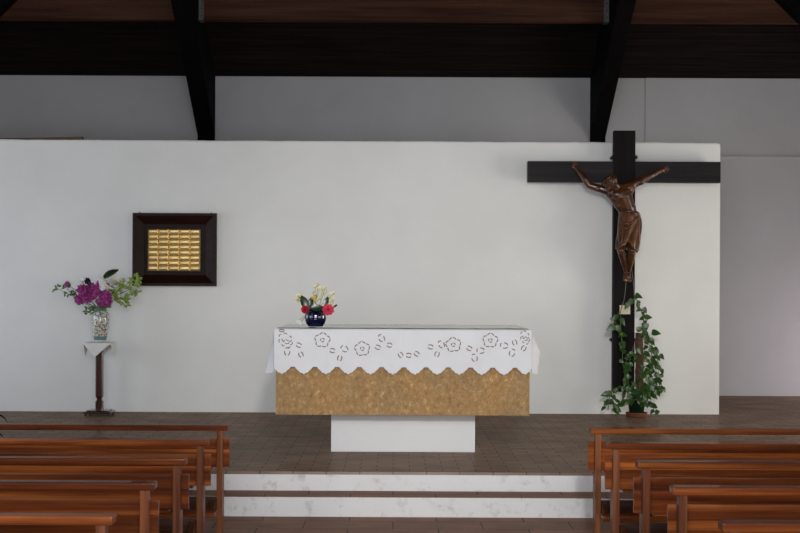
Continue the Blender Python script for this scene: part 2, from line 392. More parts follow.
box(bm, XL, XJ-0.004, DB, DB+0.2, 0, RZ+0.02); box(bm, XJ-0.004, XJ+0.004, DB+0.012, DB+0.2, 0, RZ+0.02); box(bm, XJ+0.004, XR, DB-0.004, DB+0.2, 0, RZ+0.02)
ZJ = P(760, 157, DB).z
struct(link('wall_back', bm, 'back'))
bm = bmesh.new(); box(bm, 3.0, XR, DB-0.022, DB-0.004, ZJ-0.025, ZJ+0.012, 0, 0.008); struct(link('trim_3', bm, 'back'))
# free-standing white wall, slightly uneven top and rounded end
xr = P(719.7, 280, DW).x; zt = P(400, 141, DW).z
bm = bmesh.new(); n = 260
xs = [XL+(xr-XL)*i/n for i in range(n+1)]
def top(x): return zt+0.006*noise.noise((x*1.3, 0, 3))+0.004*noise.noise((x*6, 0, 1))+0.003*noise.noise((x*17, 4, 1))
loop = lambda y, e: None
prof = [(0.0, None), (0.0, -0.018), (0.006, -0.005), (0.02, 0.0), (0.16, 0.0), (0.174, -0.005), (0.18, -0.018), (0.18, None)]
rows = []
for i, x in enumerate(xs):
    t = top(x); e = 0.003 if i == n else 0
    rows.append([bm.verts.new((x, DW+dy+(e if dy < 0.09 else -e), (PZ-0.01) if dz is None else t+dz-(0.012 if i == n else 0))) for dy, dz in prof])
for a, b2 in zip(rows[:-1], rows[1:]):
    for j in range(len(prof)-1): bm.faces.new([a[j], b2[j], b2[j+1], a[j+1]])
    bm.faces.new([a[0], a[-1], b2[-1], b2[0]])
bm.faces.new(rows[0][::-1]); bm.faces.new(rows[-1]); bmesh.ops.recalc_face_normals(bm, faces=bm.faces)
struct(link('wall_centre', bm, 'wall'))

# ceiling: sloping boards with grooves running across the room
bm = bmesh.new(); bw = 0.105
for (d0, d1) in ((DB+0.2, RIDGE), (DF-0.25, RIDGE)):
    k = int(abs(d1-d0)/bw); s = (d1-d0)/k
    pts = []
    for i in range(k):
        a, b2 = d0+s*i, d0+s*(i+1); g = 0.006*(1 if s > 0 else -1)
        for d, up in ((a, 0.012), (a+g, 0.012), (a+g*1.6, 0), (b2-g*0.6, 0), (b2, 0.012)): pts.append((d, roof_z(d)+up))
    pts += [(d1, roof_z(d1)+0.15), (d0, roof_z(d0)+0.15)]
    prism(bm, pts, 'X', XL-0.3, XR+0.3)
struct(link('ceiling', bm, 'roof'))

# rafters
def rafter(x0, x1, label):
    u = lambda d: CZ+1.869+SL*(DB-d)
    e = DB-0.005
    pts = [(e, u(e)-0.42), (e-0.03, u(e)-0.42), (e-0.03, u(e)), (RIDGE+0.05, u(RIDGE+0.05)), (RIDGE+0.05, roof_z(RIDGE+0.05)-0.006), (e, roof_z(e)-0.006)]
    pts[1] = (e-0.02, u(e)-0.42); pts[2] = (e-0.03, u(e)+0.017)
    bm = bmesh.new(); prism(bm, pts, 'X', x0, x1)
    return tag(link('rafter', bm, 'beam'), label, 'roof beam', 'dark roof rafters')
xl1, xl0 = P(215.3, 110, DB).x, P(198, 138, DB).x
xr0, xr1 = P(590, 110, DB).x, P(605, 141, DB).x
rafter(xl0, xl1, 'dark tapering roof rafter above the white wall, between the gold plaque and the altar')
rafter(xr0, xr1, 'dark tapering roof rafter behind the top of the tall wooden cross')
dp = 15.9; pz0 = P(400, 21.0, dp).z
def purlin(x0, x1, label):
    bm = bmesh.new(); z1 = roof_z(dp+0.12)-0.01
    box(bm, x0, x1, dp, dp+0.12, pz0, z1, 0, 0.006, 1)
    return tag(link('purlin', bm, 'purlin'), label, 'roof beam', 'red brown purlins between the rafters')
purlin(XL+0.01, xl0-0.003, 'red brown purlin left of the left rafter, over the gold plaque')
pm = purlin(xl1+0.003, xr0-0.003, 'long red brown purlin between the two dark rafters, with metal hangers')
purlin(xr1+0.003, XR-0.01, 'red brown purlin right of the right rafter, over the empty wall end')
def hanger(x, side):
    bm = bmesh.new(); w = 0.058
    a, b2 = (x, x+w) if side > 0 else (x-w, x)
    box(bm, a, b2, dp-0.004, dp+0.0, pz0-0.004, pz0+0.42, 0)
    box(bm, a, b2, dp-0.004, dp+0.13, pz0-0.006, pz0-0.001, 0)
    for zz in (0.05, 0.13, 0.21, 0.29, 0.37):
        lathe_b = bmesh.ops.create_uvsphere(bm, u_segments=8, v_segments=5, radius=0.009, matrix=Matrix.Translation(((a+b2)/2+0.006, dp-0.004, pz0+zz)))
        for v2 in lathe_b['verts']:
            for f in v2.link_faces: f.material_index = 1
    h = link('joist_hanger', bm, ['steel', 'iron'], pm); h['label'] = 'small galvanised joist hanger'
hanger(xl1+0.004, 1); hanger(xr0-0.004, -1)
def brace(sx):
    c = P(800, 19, 15.72) if sx > 0 else P(0, 10.5, 15.72)
    w = 0.26; q = math.sqrt(0.5)
    wallx = (XR-0.005) if sx > 0 else (XL+0.005)
    L = abs(wallx-c.x); t0 = (wallx, c.z-L)
    zt2 = roof_z(15.75)-0.30; t1 = (c.x-sx*(zt2-c.z), zt2)
    off = w/q
    pts = [t0, t1, (t1[0]+sx*off, zt2), (wallx, t0[1]+off)]
    bm = bmesh.new(); prism(bm, pts, 'Y', 15.72, 15.885)
    return tag(link('knee_brace', bm, 'beam'), ('dark diagonal roof brace in the upper right corner' if sx > 0 else 'dark diagonal roof brace in the upper left corner'), 'roof beam', 'diagonal roof braces')
brace(1); brace(-1)

# windows of the side walls and the glazed entrance
wi = [0]
def window(along, pos, inward, h, nx, name='window'):
    wi[0] += 1
    a0, a1, z0, z1 = h
    def bb(bm, s0, s1, t0, t1, q0, q1):
        if along == 'Y': box(bm, min(t0,t1), max(t0,t1), s0, s1, q0, q1)
        else: box(bm, s0, s1, min(t0,t1), max(t0,t1), q0, q1)
    bm = bmesh.new(); t0, t1 = pos-inward*0.10, pos-inward*0.16; w = 0.05
    bb(bm, a0, a0+w, t0, t1, z0, z1); bb(bm, a1-w, a1, t0, t1, z0, z1); bb(bm, a0, a1, t0, t1, z0, z0+w); bb(bm, a0, a1, t0, t1, z1-w, z1)
    for i in range(1, nx):
        s = a0+(a1-a0)*i/nx; bb(bm, s-w/2, s+w/2, t0, t1, z0, z1)
    o = struct(link('%s_%d' % (name, wi[0]), bm, 'white_paint'))
    bm = bmesh.new(); bb(bm, a0+w, a1-w, pos-inward*0.125, pos-inward*0.135, z0+w, z1-w)
    link('window_pane', bm, 'glass', o)
    return o
def daylight(name, along, pos, inward, h, power, color, spread=180):
    a0, a1, z0, z1 = h
    l = bpy.data.lights.new(name, 'AREA'); l.shape = 'RECTANGLE'; l.size = (a1-a0)*0.96; l.size_y = (z1-z0)*0.96
    l.energy = power; l.color = color; l.spread = math.radians(spread)
    o = bpy.data.objects.new(name, l); COL.objects.link(o)
    zc = (z0+z1)/2; ac = (a0+a1)/2; p = pos-inward*0.03
    if along == 'Y':
        o.location = (p, ac, zc); dirv = Vector((inward, 0, 0))
    else:
        o.location = (ac, p, zc); dirv = Vector((0, inward, 0))
    o.rotation_euler = dirv.to_track_quat('-Z', 'Y').to_euler()
    return o
COOL = (0.74, 0.86, 1.0); NEUT = (1.0, 0.98, 0.95); WARM = (1.0, 0.93, 0.80); VIOL = (1.0, 0.86, 0.92)
RP = [(42, WARM), (10, NEUT), (54, WARM), (21, VIOL)]
LP = [(30, COOL), (26, COOL), (19, COOL)]
for h, (p, c) in zip(RWIN, RP):
    window('Y', XR, -1, h, 3); daylight('daylight_right', 'Y', XR, -1, h, p, c)
for h, (p, c) in zip(LWIN, LP):
    window('Y', XL, 1, h, 3); daylight('daylight_left', 'Y', XL, 1, h, p, c)
dh = (-2.6, 2.6, 0.0, 2.6); gh = (-2.6, 2.6, 3.5, 5.5)
window('X', DF, 1, gh, 4); daylight('daylight_gable', 'X', DF, 1, gh, 120, (0.97, 0.98, 1.0))
window('X', DF, 1, dh, 4, 'door'); daylight('daylight_entrance', 'X', DF, 1, dh, 135, (0.97, 0.98, 1.0))

def fill_spot(loc, aim, power, angle, color):  # invented lamp, added to brighten the altar and the wall behind it
    l = bpy.data.lights.new('added_altar_fill', 'SPOT'); l.energy = power; l.spot_size = math.radians(angle); l.spot_blend = 1.0; l.color = color; l.shadow_soft_size = 0.22
    o = bpy.data.objects.new('added_altar_fill', l); COL.objects.link(o); o.location = loc
    o.rotation_euler = (Vector(aim)-Vector(loc)).to_track_quat('-Z', 'Y').to_euler()
fill_spot((0.5, -1.0, 3.6), (0.45, 13.5, 0.95), 850, 27, (1.0, 0.985, 0.94))
wd = bpy.data.worlds.new('world'); SC.world = wd; wd.use_nodes = True
wd.node_tree.nodes['Background'].inputs['Color'].default_value = (0.75, 0.85, 1.0, 1); wd.node_tree.nodes['Background'].inputs['Strength'].default_value = 0.6

# ------------------------------------------------------------------ altar
DA = 10.99
ax0, ax1 = P(275.5, 372, DA).x, P(530, 372, DA).x
sz0, sz1 = P(402, 415.5, DA).z, P(402, 329.5, DA).z-0.004
AD = 1.15; acx = (ax0+ax1)/2
altar = empty('altar', (acx, DA+AD/2, PZ), 'stone altar, hammered golden block on a narrower white plinth, under the lace cloth', 'altar')
hx = (ax1-ax0)/2
bm = bmesh.new(); box(bm, -hx, hx, -AD/2, AD/2, sz0-PZ, sz1-PZ)
bmesh.ops.subdivide_edges(bm, edges=bm.edges, cuts=1)
fs = [f for f in bm.faces]
for _ in range(6):
    es = [e for e in bm.edges if e.calc_length() > 0.022]
    if not es: break
    bmesh.ops.subdivide_edges(bm, edges=es, cuts=1, use_grid_fill=True)
bm.normal_update()
for v in bm.verts:
    p = v.co; fr = 1 if p.z < sz1-PZ-0.01 else 0
    pr2 = Vector((p.x*0.8+p.z*0.6, p.y, (p.z*0.8-p.x*0.6)*0.6)); dsp = 0.013*noise.noise(pr2*15)+0.009*noise.noise(pr2*38); ed = min(p.z-(sz0-PZ), hx-abs(p.x)); dsp = dsp*min(1, max(0.15, ed/0.03))+0.006*(1-min(1, max(0, ed/0.03)))
    v.co = p+v.normal*(dsp-0.010)*fr
stone = link('stone_block', bm, 'stone', altar); stone['label'] = 'rough golden hammered stone block'
bx0, bx1 = P(331, 440, 11.29).x-acx, P(475, 440, 11.29).x-acx
bm = bmesh.new(); box(bm, bx0, bx1, 11.29-DA-AD/2, AD/2-0.3, 0, sz0-PZ+0.004, 0, 0.006)
pl = link('plinth', bm, 'pedestal', altar); pl['label'] = 'white rendered plinth'

# lace-edged cloth
zc = sz1+0.006
cxs0, cxs1 = P(278.0, 329, DA).x-0.004, P(530.6, 329, DA).x+0.006
bm = bmesh.new()
Xa, Xb = ax0-0.010, ax1+0.010; Ya, Yb = DA-0.016, DA+AD+0.012
NX, NY, NV = 288, 96, 18
per = (Xb-Xa)/11.6
def hemlen(s, ph=0.0):
    u = ((s-ph)/per) % 1.0
    w = abs(u-0.5)*2                       # 0 at the tip of a lobe, 1 at a notch
    lobe = 0.347-0.022*(w/0.48)**1.3 if w < 0.48 else 0.325-0.036*math.sin(PI/2*(w-0.48)/0.52)
    return lobe+0.0035*math.cos(12*PI*u)
ph0 = P(293, 366, DA).x-Xa
side_drop = lambda s: 0.352-0.02*(0.5+0.5*math.cos(2*PI*s/0.17))**2
# top
topv = {}
for i in range(NX+1):
    for j in (0, NY//2, NY):
        x = Xa+(Xb-Xa)*i/NX; y = Ya+(Yb-Ya)*j/NY
        topv[i, j] = bm.verts.new((x, y, zc+0.002*noise.noise((x*4, y*4, 0))))
for i in range(NX):
    for j0, j1 in ((0, NY//2), (NY//2, NY)):
        bm.faces.new([topv[i, j0], topv[i+1, j0], topv[i+1, j1], topv[i, j1]])
FOLDS = [P(x, 345, DA).x for x in (330, 406, 478)]
def front_y(x, v):
    k = sum(0.004*math.exp(-((x-f)/0.02)**2) for f in FOLDS)
    return Ya-0.003-v*(0.010+0.009*math.sin(x*9.0+0.6)+0.005*math.sin(x*23))-k
def drop(prev_idx, fn, L, n, flip):
    rows = [[topv[k] for k in prev_idx]]
    for r in range(1, NV+1):
        rows.append([bm.verts.new(fn(k, r/NV)) for k in range(n+1)])
    for r in range(NV):
        for k in range(n):
            q = [rows[r][k], rows[r][k+1], rows[r+1][k+1], rows[r+1][k]]
            bm.faces.new(q[::-1] if flip else q)
    return rows
def ffront(k, v):
    x = Xa+(Xb-Xa)*k/NX; L = hemlen(x-Xa, ph0)
    if x > Xb-0.06: L -= 0.02*((x-Xb+0.06)/0.06)
    return (x, front_y(x, v), zc-0.006*min(1, v*6)-v*L)
drop([(i, 0) for i in range(NX+1)], ffront, None, NX, True)
def fback(k, v):
    x = Xa+(Xb-Xa)*k/NX
    return (x, Yb+0.004+v*0.012, zc-v*hemlen(x-Xa, ph0))
drop([(i, NY) for i in range(NX+1)], fback, None, NX, False)
# side drops (hang away from the stone ends)
for sgn, xe in ((-1, Xa), (1, Xb)):
    rows = []
    for j in range(NY+1):
        y = Ya+(Yb-Ya)*j/NY; s = y-Ya; row = []
        for r in range(NV+1):
            v = r/NV
            wv = (0.074*min(1, v/0.5)-0.018*max(0, v-0.5)/0.5) if sgn > 0 else 0.078*v
            e1 = min(1, s/0.10); e1 = e1*e1*(3-2*e1)
            fl = wv*e1*(1-0.25*max(0, s-0.1))*(1+0.12*math.sin(s*14)*min(1, s/0.3))
            L = side_drop(s)*(1 if s > 0.03 or sgn < 0 else 0.97)
            row.append(bm.verts.new((xe+sgn*(fl+0.0005), y if s > 0.001 else front_y(xe, v), zc-v*L)))
        rows.append(row)
    for j in range(NY):
        for r in range(NV): bm.faces.new([rows[j][r], rows[j+1][r], rows[j+1][r+1], rows[j][r+1]])
for f in bm.faces: f.smooth = True
bmesh.ops.recalc_face_normals(bm, faces=bm.faces)
# cutwork: dashes following ovals, blossoms and the corner roses (px on the front of the cloth)
def fpt(px, py):
    p = P(px, py, DA-0.02); v = max(0, (zc-p.z)/0.34)
    return Vector((p.x, front_y(p.x, v)-0.0022, p.z))
def dash(pts, w=0.0075, mi=1):
    pts = [fpt(*p) for p in pts]
    for i in range(len(pts)-1):
        a, b2 = pts[i], pts[i+1]; t = b2-a; nrm = Vector((-t.z, 0, t.x)).normalized()*w*0.5
        f = bm.faces.new([bm.verts.new(a-nrm), bm.verts.new(b2-nrm), bm.verts.new(b2+nrm), bm.verts.new(a+nrm)]); f.material_index = mi
def oval(cx, cy, a, b2, ang, n=3, gap=0.34):
    ca, sa = math.cos(ang), math.sin(ang)
    for k in range(n):
        t0 = 2*PI*(k+gap/2)/n; t1 = 2*PI*(k+1-gap/2)/n
        dash([(cx+a*math.cos(t)*ca-b2*math.sin(t)*sa, cy+a*math.cos(t)*sa+b2*math.sin(t)*ca) for t in [t0+(t1-t0)*q/4 for q in range(5)]])
def bloom_cut(cx, cy, r, rot=0):
    for k in range(5):
        an = rot+2*PI*k/5-PI/2; px, py = cx+0.60*r*math.cos(an), cy+0.55*r*math.sin(an)
        for s0, s1 in ((-1.25, -0.15), (0.15, 1.25)):
            dash([(px+0.46*r*math.cos(an+s0+(s1-s0)*q/3), py+0.44*r*math.sin(an+s0+(s1-s0)*q/3)) for q in range(4)])
    oval(cx, cy, 0.26*r, 0.24*r, 0.3, 3, 0.3)
s4 = lambda u, v: (260+u/2.757, 270+v/2.757)
for u, v, r in ((172,193,7.4), (282,217,7.3), (533,206,7.3), (635,194,7.2)): bloom_cut(*s4(u, v), r, 0.15*math.sin(u))
for (u, v, a) in ((107,207,.4),(113,233,1.1),(75,225,1.6),(200,222,.2),(233,217,.6),(220,243,1.8),(325,213,.4),(335,188,1.0),(357,207,.2),(388,234,.9),(410,235,.1),(432,231,.6),
                  (470,212,.2),(500,205,1.0),(488,232,1.9),(577,216,.5),(608,222,.1),(591,242,1.3),(673,208,.2),(702,200,1.2),(695,228,2.0),(727,216,2.2)):
    big = R.random() > 0.45; oval(*s4(u, v), 3.9 if big else 2.9, 2.7 if big else 2.1, a, 3 if big else 2, 0.36)
def rose(cx, cy, wx, hy):
    for (dx, dy, a, rr) in ((-.55,-.5,3.6,.45),(-.05,-.62,4.6,.45),(.45,-.3,5.4,.4),(-.6,.1,3.0,.45),(-.2,-.05,2.4,.5),(.15,.2,1.2,.55),(.55,.35,.5,.5),(-.25,.55,2.0,.4),(.35,.75,1.1,.4),(-.1,.15,3.3,.25),(.25,-.1,1.9,.35),(.5,.0,.9,.35)):
        dash([(cx+wx*(dx+rr*0.5*math.cos(a+q*0.55-0.9)), cy+hy*(dy+rr*0.5*math.sin(a+q*0.55-0.9))) for q in range(5)], 0.006)
rose(*s4(71, 193), 8.5, 8.0); rose(*s4(731, 185), 5.5, 7.5)
oval(*s4(60, 167), 3, 1.2, 0.2, 2)
for (q0, q1) in (((300,350),(352,344)),((340,352),(378,340)),((430,350),(465,344)),((476,351),(512,341))):
    pass
cl = link('altar_cloth', bm, ['linen', 'cut'])
tag(cl, 'white altar cloth with cutwork flowers and scalloped hem, draped over the stone altar', 'tablecloth')
# clear sheet over the top of the cloth
bm = bmesh.new(); nx, ny = 120, 16; g = {}
for i in range(nx+1):
    for j in range(ny+1):
        x = ax0+0.012+(ax1-ax0-0.024)*i/nx; y = DA+0.006+(AD-0.02)*j/ny
        z = zc+0.006+0.0022*noise.noise((x*5, y*2.2, 5))+0.001*noise.noise((x*17, y*6, 2))
        for k in range(1, 8): z += 0.0030*math.exp(-((x-(ax0+(ax1-ax0)*k/7.6))/0.012)**2)*(0.5+0.5*math.sin(y*3+k))
        g[i, j] = bm.verts.new((x, y, z))
for i in range(nx):
    for j in range(ny): bm.faces.new([g[i, j], g[i+1, j], g[i+1, j+1], g[i, j+1]]).smooth = True
ps = link('plastic_sheet', bm, 'plastic'); tag(ps, 'clear shiny plastic sheet lying over the top of the altar cloth', 'sheet')
md = ps.modifiers.new('thick', 'SOLIDIFY'); md.thickness = 0.0008; md.offset = 1

# ------------------------------------------------------------------ blue vase on the altar with its flowers
dv = DA+0.30
vb = P(315.5, 326.5, dv); vz = zc+0.0105
vx = vb.x; sv = dv/F
vase = empty('round_vase', (vx, dv, vz), 'round cobalt blue glazed vase on the altar holding flowers', 'vase')
r0 = 10.8*sv
prof = [(0.0, 0), (0.62, 0), (0.68, .03), (0.86, .28), (0.98, .62), (1.0, .92), (0.95, 1.22), (0.80, 1.52), (0.66, 1.66), (0.64, 1.74), (0.69, 1.80), (0.62, 1.80), (0.57, 1.72), (0.57, 1.64), (0.75, 1.45), (0.85, 1.1), (0.0, 1.05)]
prof = [(r*r0, z*r0) for r, z in prof]
bm = bmesh.new(); lathe(bm, prof[:10], 36); link('vase_body', bm, 'cobalt', vase, True)
bm = bmesh.new(); lathe(bm, prof[9:], 36); link('vase_rim', bm, 'cobalt', vase, True)
mouth = Vector((vx, dv, vz+1.62*r0))
def stem_to(bm, top, base, bend=0.02, r=0.0022):
    mid = (Vector(top)+Vector(base))/2+Vector((bend, 0, abs(bend)*0.5)); tube(bm, curve_pts([base, mid, top], 4), r, 6)
def flower_thing(name, top, base, label, cat, group, stem_r=0.0022, bend=0.01):
    t = empty(name, base, label, cat, group)
    bm = bmesh.new(); stem_to(bm, Vector(top)-Vector(base), (0,0,0), bend, stem_r); link('stem', bm, 'stem', t, True)
    return t
def rel(p, base): return Vector(p)-Vector(base)
BA = 'flowers in the blue vase'
def base_in(k): return mouth+Vector((0.022*math.cos(k*2.4), 0.022*math.sin(k*2.4), 0.004))
def camellia(top, mat, rad, label, k, facing):
    base = base_in(k); t = flower_thing('camellia', top, base, label, 'flower', BA, 0.003, 0.005)
    bm = bmesh.new(); c = rel(top, base); f = Vector(facing).normalized()
    m3 = basis(f).to_3x3(); sx, sz = m3 @ Vector((1,0,0)), m3 @ Vector((0,0,1))
    for ring, (num, el, L) in enumerate(((9, 0.10, 1.0), (8, 0.45, 0.85), (7, 0.85, 0.66), (5, 1.2, 0.45))):
        for i in range(num):
            a = 2*PI*i/num+ring*0.4; rd = sx*math.cos(a)+sz*math.sin(a)
            d = rd*math.cos(el)+f*math.sin(el)
            petal(bm, c+f*ring*0.003*rad/0.045, d, rad*L, rad*0.85*L, 0.18, f, 0)
    link('bloom', bm, mat, t)
    return t
camellia(P(328, 310.0, dv-0.10), 'pink', 6.2*sv, 'large coral pink double camellia at right of the blue vase', 1, (0.15, -1, 0.2))
camellia(P(305.5, 309.5, dv-0.08), 'red', 4.4*sv, 'smaller crimson red flower at left of the blue vase', 2, (-0.35, -1, 0.1))
def leaf_sprig(top, base, label, grp, leaves, mat='leafdark', name='leaf_sprig', kind='oval', cat='leaf'):
    t = flower_thing(name, top, base, label, cat, grp, 0.002, 0.003)
    bm = bmesh.new()
    for (p, d, s, up, roll) in leaves: leaf(bm, rel(p, base), Vector(d), s, kind, Vector(up), roll, 0.2, 0.15)
    link('leaf', bm, mat, t)
    return t
FR = (0, -1, 0.25)
leaf_sprig(P(309, 312, dv-0.03), base_in(3), 'large dark green leaf standing up at left of the blue vase', BA, [(P(307.5, 309, dv-0.04), (-0.45,0.0,1), 15*sv, FR, 0), (P(305, 308, dv-0.04), (-0.2,0,1), 9*sv, FR, 0.4)])
leaf_sprig(P(315, 309, dv-0.06), base_in(4), 'broad dark green leaf at front middle over the blue vase rim', BA, [(P(311, 308.5, dv-0.07), (1,0,0.12), 13*sv, FR, 0)])
leaf_sprig(P(311, 304, dv-0.02), base_in(5), 'dark green leaf behind the red flower in the blue vase', BA, [(P(309, 308, dv-0.02), (0.25,0,1), 11.5*sv, FR, 0)])
leaf_sprig(P(325, 306, dv-0.05), base_in(6), 'dark green leaf standing just above the pink camellia', BA, [(P(324.5, 306, dv-0.05), (0.35,0.0,1), 10*sv, FR, 0), (P(333, 307, dv-0.04), (0.7,0,0.4), 5*sv, FR, 0)])
def spray(tops, base, label, k, mat='creamp', fs=3.2, name='freesia_spray', grp=BA, nleaf=1, lmat='leafmid'):
    tp = tops[0]; t = flower_thing(name, tp, base, label, 'flower', grp, 0.0016, 0.004)
    bm = bmesh.new(); bs = bmesh.new()
    for p in tops:
        c = rel(p, base); c = c+Vector((0, R.uniform(-.012, .012), 0))
        tube(bs, curve_pts([c*0.45+rel(tp, base)*0.1, c*0.8, c], 3), 0.0011, 5)
        f = Vector((R.uniform(-.8,.8), -1, R.uniform(-.3,.8))).normalized(); m3 = basis(f).to_3x3(); sx, sz = m3 @ Vector((1,0,0)), m3 @ Vector((0,0,1))
        for i in range(6):
            a = 2*PI*i/6; petal(bm, c, (sx*math.cos(a)+sz*math.sin(a))*0.9+f*0.5, fs*sv, fs*sv*0.5, 0.1, f, 0, 3)
        ball(bm, c+f*0.003, 0.0035, sub=1, mi=1)
    link('blossom', bm, [mat, 'yellow'], t); link('twig', bs, 'stem', t, True)
    return t
d0 = dv+0.02
spray([P(x, y, d0) for x, y in ((318,284.5),(315.5,287),(319.5,288.5),(316.5,291),(318,293.5))], base_in(7), 'tallest spray of small cream flowers in the blue vase', 7)
spray([P(x, y, d0) for x, y in ((325,288),(322.5,290),(326,291.5),(323,294),(321,297))], base_in(8), 'spray of cream flowers just right of the tallest spray in the blue vase', 8)
spray([P(x, y, d0) for x, y in ((314,293),(316.5,296),(313,297.5),(316,299.5),(319,299))], base_in(9), 'low cream spray at the middle of the blue vase flowers', 9)
spray([P(x, y, d0) for x, y in ((333.5,293.5),(330,294),(332,297.5),(329,299),(333,301),(331,304)) ], base_in(10), 'cream spray at the far right of the blue vase, above the pink camellia', 10)
spray([P(x, y, d0) for x, y in ((297.5,296),(296,298.5),(299.5,298),(301.5,295),(297.5,300.5))], base_in(11), 'cream spray leaning far left out of the blue vase', 11)
spray([P(x, y, d0-0.06) for x, y in ((299,320.5),(297.5,322),(300.5,323),(298.8,324.2))], base_in(12), 'drooping pale flower hanging down left of the blue vase', 12, 'whitep', 2.6)
spray([P(x, y, dv-0.03) for x, y in ((313,298.5),(314.2,300.5))], base_in(13), 'small yellow flower at the middle of the blue vase flowers', 13, 'yellow', 2.8)

# ------------------------------------------------------------------ stand with china vase
dst = 14.42; ss = dst/F
sx = P(99.7, 380, dst).x
stand = empty('pedestal_stand', (sx, dst, PZ), 'slim dark wooden pedestal stand on a square base against the white wall', 'stand')
stz = P(99, 342.5, dst).z-PZ
hb = 13.4*ss
bm = bmesh.new(); box(bm, -hb, hb, -hb*0.95, hb*0.95, 0.022, 0.044, 0, 0.005); box(bm, -hb*0.82, hb*0.82, -hb*0.8, hb*0.8, 0.044, 0.056, 0, 0.005)
link('base_plate', bm, 'standwood', stand)
for ix in (-1, 1):
    for iy in (-1, 1):
        bm = bmesh.new(); lathe(bm, [(0, 0), (0.012, 0), (0.014, 0.012), (0.012, 0.023), (0, 0.023)], 14, (ix*hb*0.86, iy*hb*0.82, 0)); link('foot', bm, 'standwood', stand, True)
bm = bmesh.new(); hw = 3.6*ss
secs = [(0.052, hw*1.0), (0.055+0.085, hw*1.0), (0.15, hw*0.78), (0.165, hw*0.62), (0.18, hw*0.8), (0.2, hw*1.0), (stz-0.10, hw*1.0), (stz-0.07, hw*0.7), (stz-0.05, hw*0.85), (stz-0.02, hw*1.5)]
rows = []
for z, w in secs:
    ch = w*0.28
    rows.append([bm.verts.new((px*1.0, py*1.0, z)) for px, py in ((-w+ch,-w),(w-ch,-w),(w,-w+ch),(w,w-ch),(w-ch,w),(-w+ch,w),(-w,w-ch),(-w,-w+ch))])
for a, b2 in zip(rows[:-1], rows[1:]):
    for i in range(8): bm.faces.new([a[i], a[(i+1) % 8], b2[(i+1) % 8], b2[i]])
bm.faces.new(rows[0][::-1]); bm.faces.new(rows[-1]); link('post', bm, 'standwood', stand)
ht = 12.2*ss
bm = bmesh.new(); box(bm, -ht, ht, -ht, ht, stz-0.022, stz, 0, 0.004); link('stand_top', bm, 'standwood', stand)
# napkin: square turned 45 degrees, four corners hanging
bm = bmesh.new(); N = 28; S = ht*2*0.985
e = ht+0.004; g = {}
zt0 = PZ+stz+0.003
for i in range(N+1):
    for j in range(N+1):
        a, b2 = (i/N-0.5)*2, (j/N-0.5)*2
        u, v = (a-b2)*e*1.08, (a+b2)*e*1.08     # diamond half-diagonal about 1.94 e
        x, y, dz = u, v, 0.0
        if abs(u) > e: ex = abs(u)-e; x = math.copysign(e+0.004+ex*0.12, u); dz -= ex*1.0
        if abs(v) > e: ex = abs(v)-e; y = math.copysign(e+0.004+ex*0.10, v); dz -= ex*1.0
        if v < -e: x += -0.16*(abs(v)-e)
        g[i, j] = bm.verts.new((x, y, dz+0.0025*noise.noise((u*22, v*22, 1))))
for i in range(N):
    for j in range(N): bm.faces.new([g[i, j], g[i+1, j], g[i+1, j+1], g[i, j+1]]).smooth = True
nap = link('napkin', bm, 'linen2', loc=(sx, dst, zt0)); md = nap.modifiers.new('thick', 'SOLIDIFY'); md.thickness = 0.002; md.offset = 1
tag(nap, 'small white cloth with hanging corners on top of the pedestal stand', 'cloth')
# china vase
vx2 = P(100.3, 325, dst).x; vz2 = zt0+0.006
vase2 = empty('china_vase', (vx2, dst, vz2), 'tall white china vase with painted flowers on the pedestal stand', 'vase')
H = 32*ss; w = 9.2*ss
pr = [(0.0, 0), (0.60*w, 0), (0.66*w, 0.01*H), (0.60*w, 0.035*H), (0.64*w, 0.05*H), (0.70*w, 0.16*H)]
bm = bmesh.new(); lathe(bm, pr[:5], 32); link('vase_foot', bm, 'chinawhite', vase2, True)
bm = bmesh.new(); lathe(bm, [(0.64*w, 0.05*H), (0.70*w, 0.10*H), (0.76*w, 0.17*H)], 32); link('vase_band', bm, 'chinaband', vase2, True)
bm = bmesh.new(); lathe(bm, [(0.76*w, 0.17*H), (0.88*w, 0.35*H), (0.97*w, 0.55*H), (1.0*w, 0.72*H), (0.97*w, 0.82*H), (0.85*w, 0.90*H), (0.72*w, 0.94*H), (0.70*w, 0.96*H)], 32); link('vase_body', bm, 'china', vase2, True)
bm = bmesh.new(); lathe(bm, [(0.70*w, 0.96*H), (0.76*w, 0.985*H), (0.78*w, 1.0*H), (0.70*w, 1.0*H), (0.62*w, 0.96*H), (0.7*w, 0.8*H), (0, 0.78*H)], 32); link('vase_neck', bm, 'chinaband', vase2, True)
mouth2 = Vector((vx2, dst, vz2+0.965*H))
BC = 'flowers in the china vase'
def b2_in(k): return mouth2+Vector((0.045*math.cos(k*2.4), 0.045*math.sin(k*2.4), 0))
def pom(top, rad, label, k, mat='magenta', num=70, name='carnation', ps=0.42):
    base = b2_in(k); t = flower_thing(name, top, base, label, 'flower', BC, 0.003, 0.01)
    bm = bmesh.new(); c = rel(top, base)
    for i in range(num):
        y = 1-2*(i+0.5)/num; r = math.sqrt(1-y*y); a = i*2.39996
        d = Vector((r*math.cos(a), r*math.sin(a), y)); d = (d+Vector((R.uniform(-.3,.3), R.uniform(-.3,.3), R.uniform(-.3,.3)))).normalized()
        upv = Vector((R.uniform(-1,1), R.uniform(-1,1), R.uniform(-1,1)))
        petal(bm, c+d*rad*0.45, d, rad*R.uniform(0.45, 0.72), rad*ps*R.uniform(0.8, 1.3), R.uniform(-.2,.3), upv, 0, 3)
    ball(bm, c, rad*0.55, sub=2, mi=0)
    link('bloom', bm, mat, t); return t
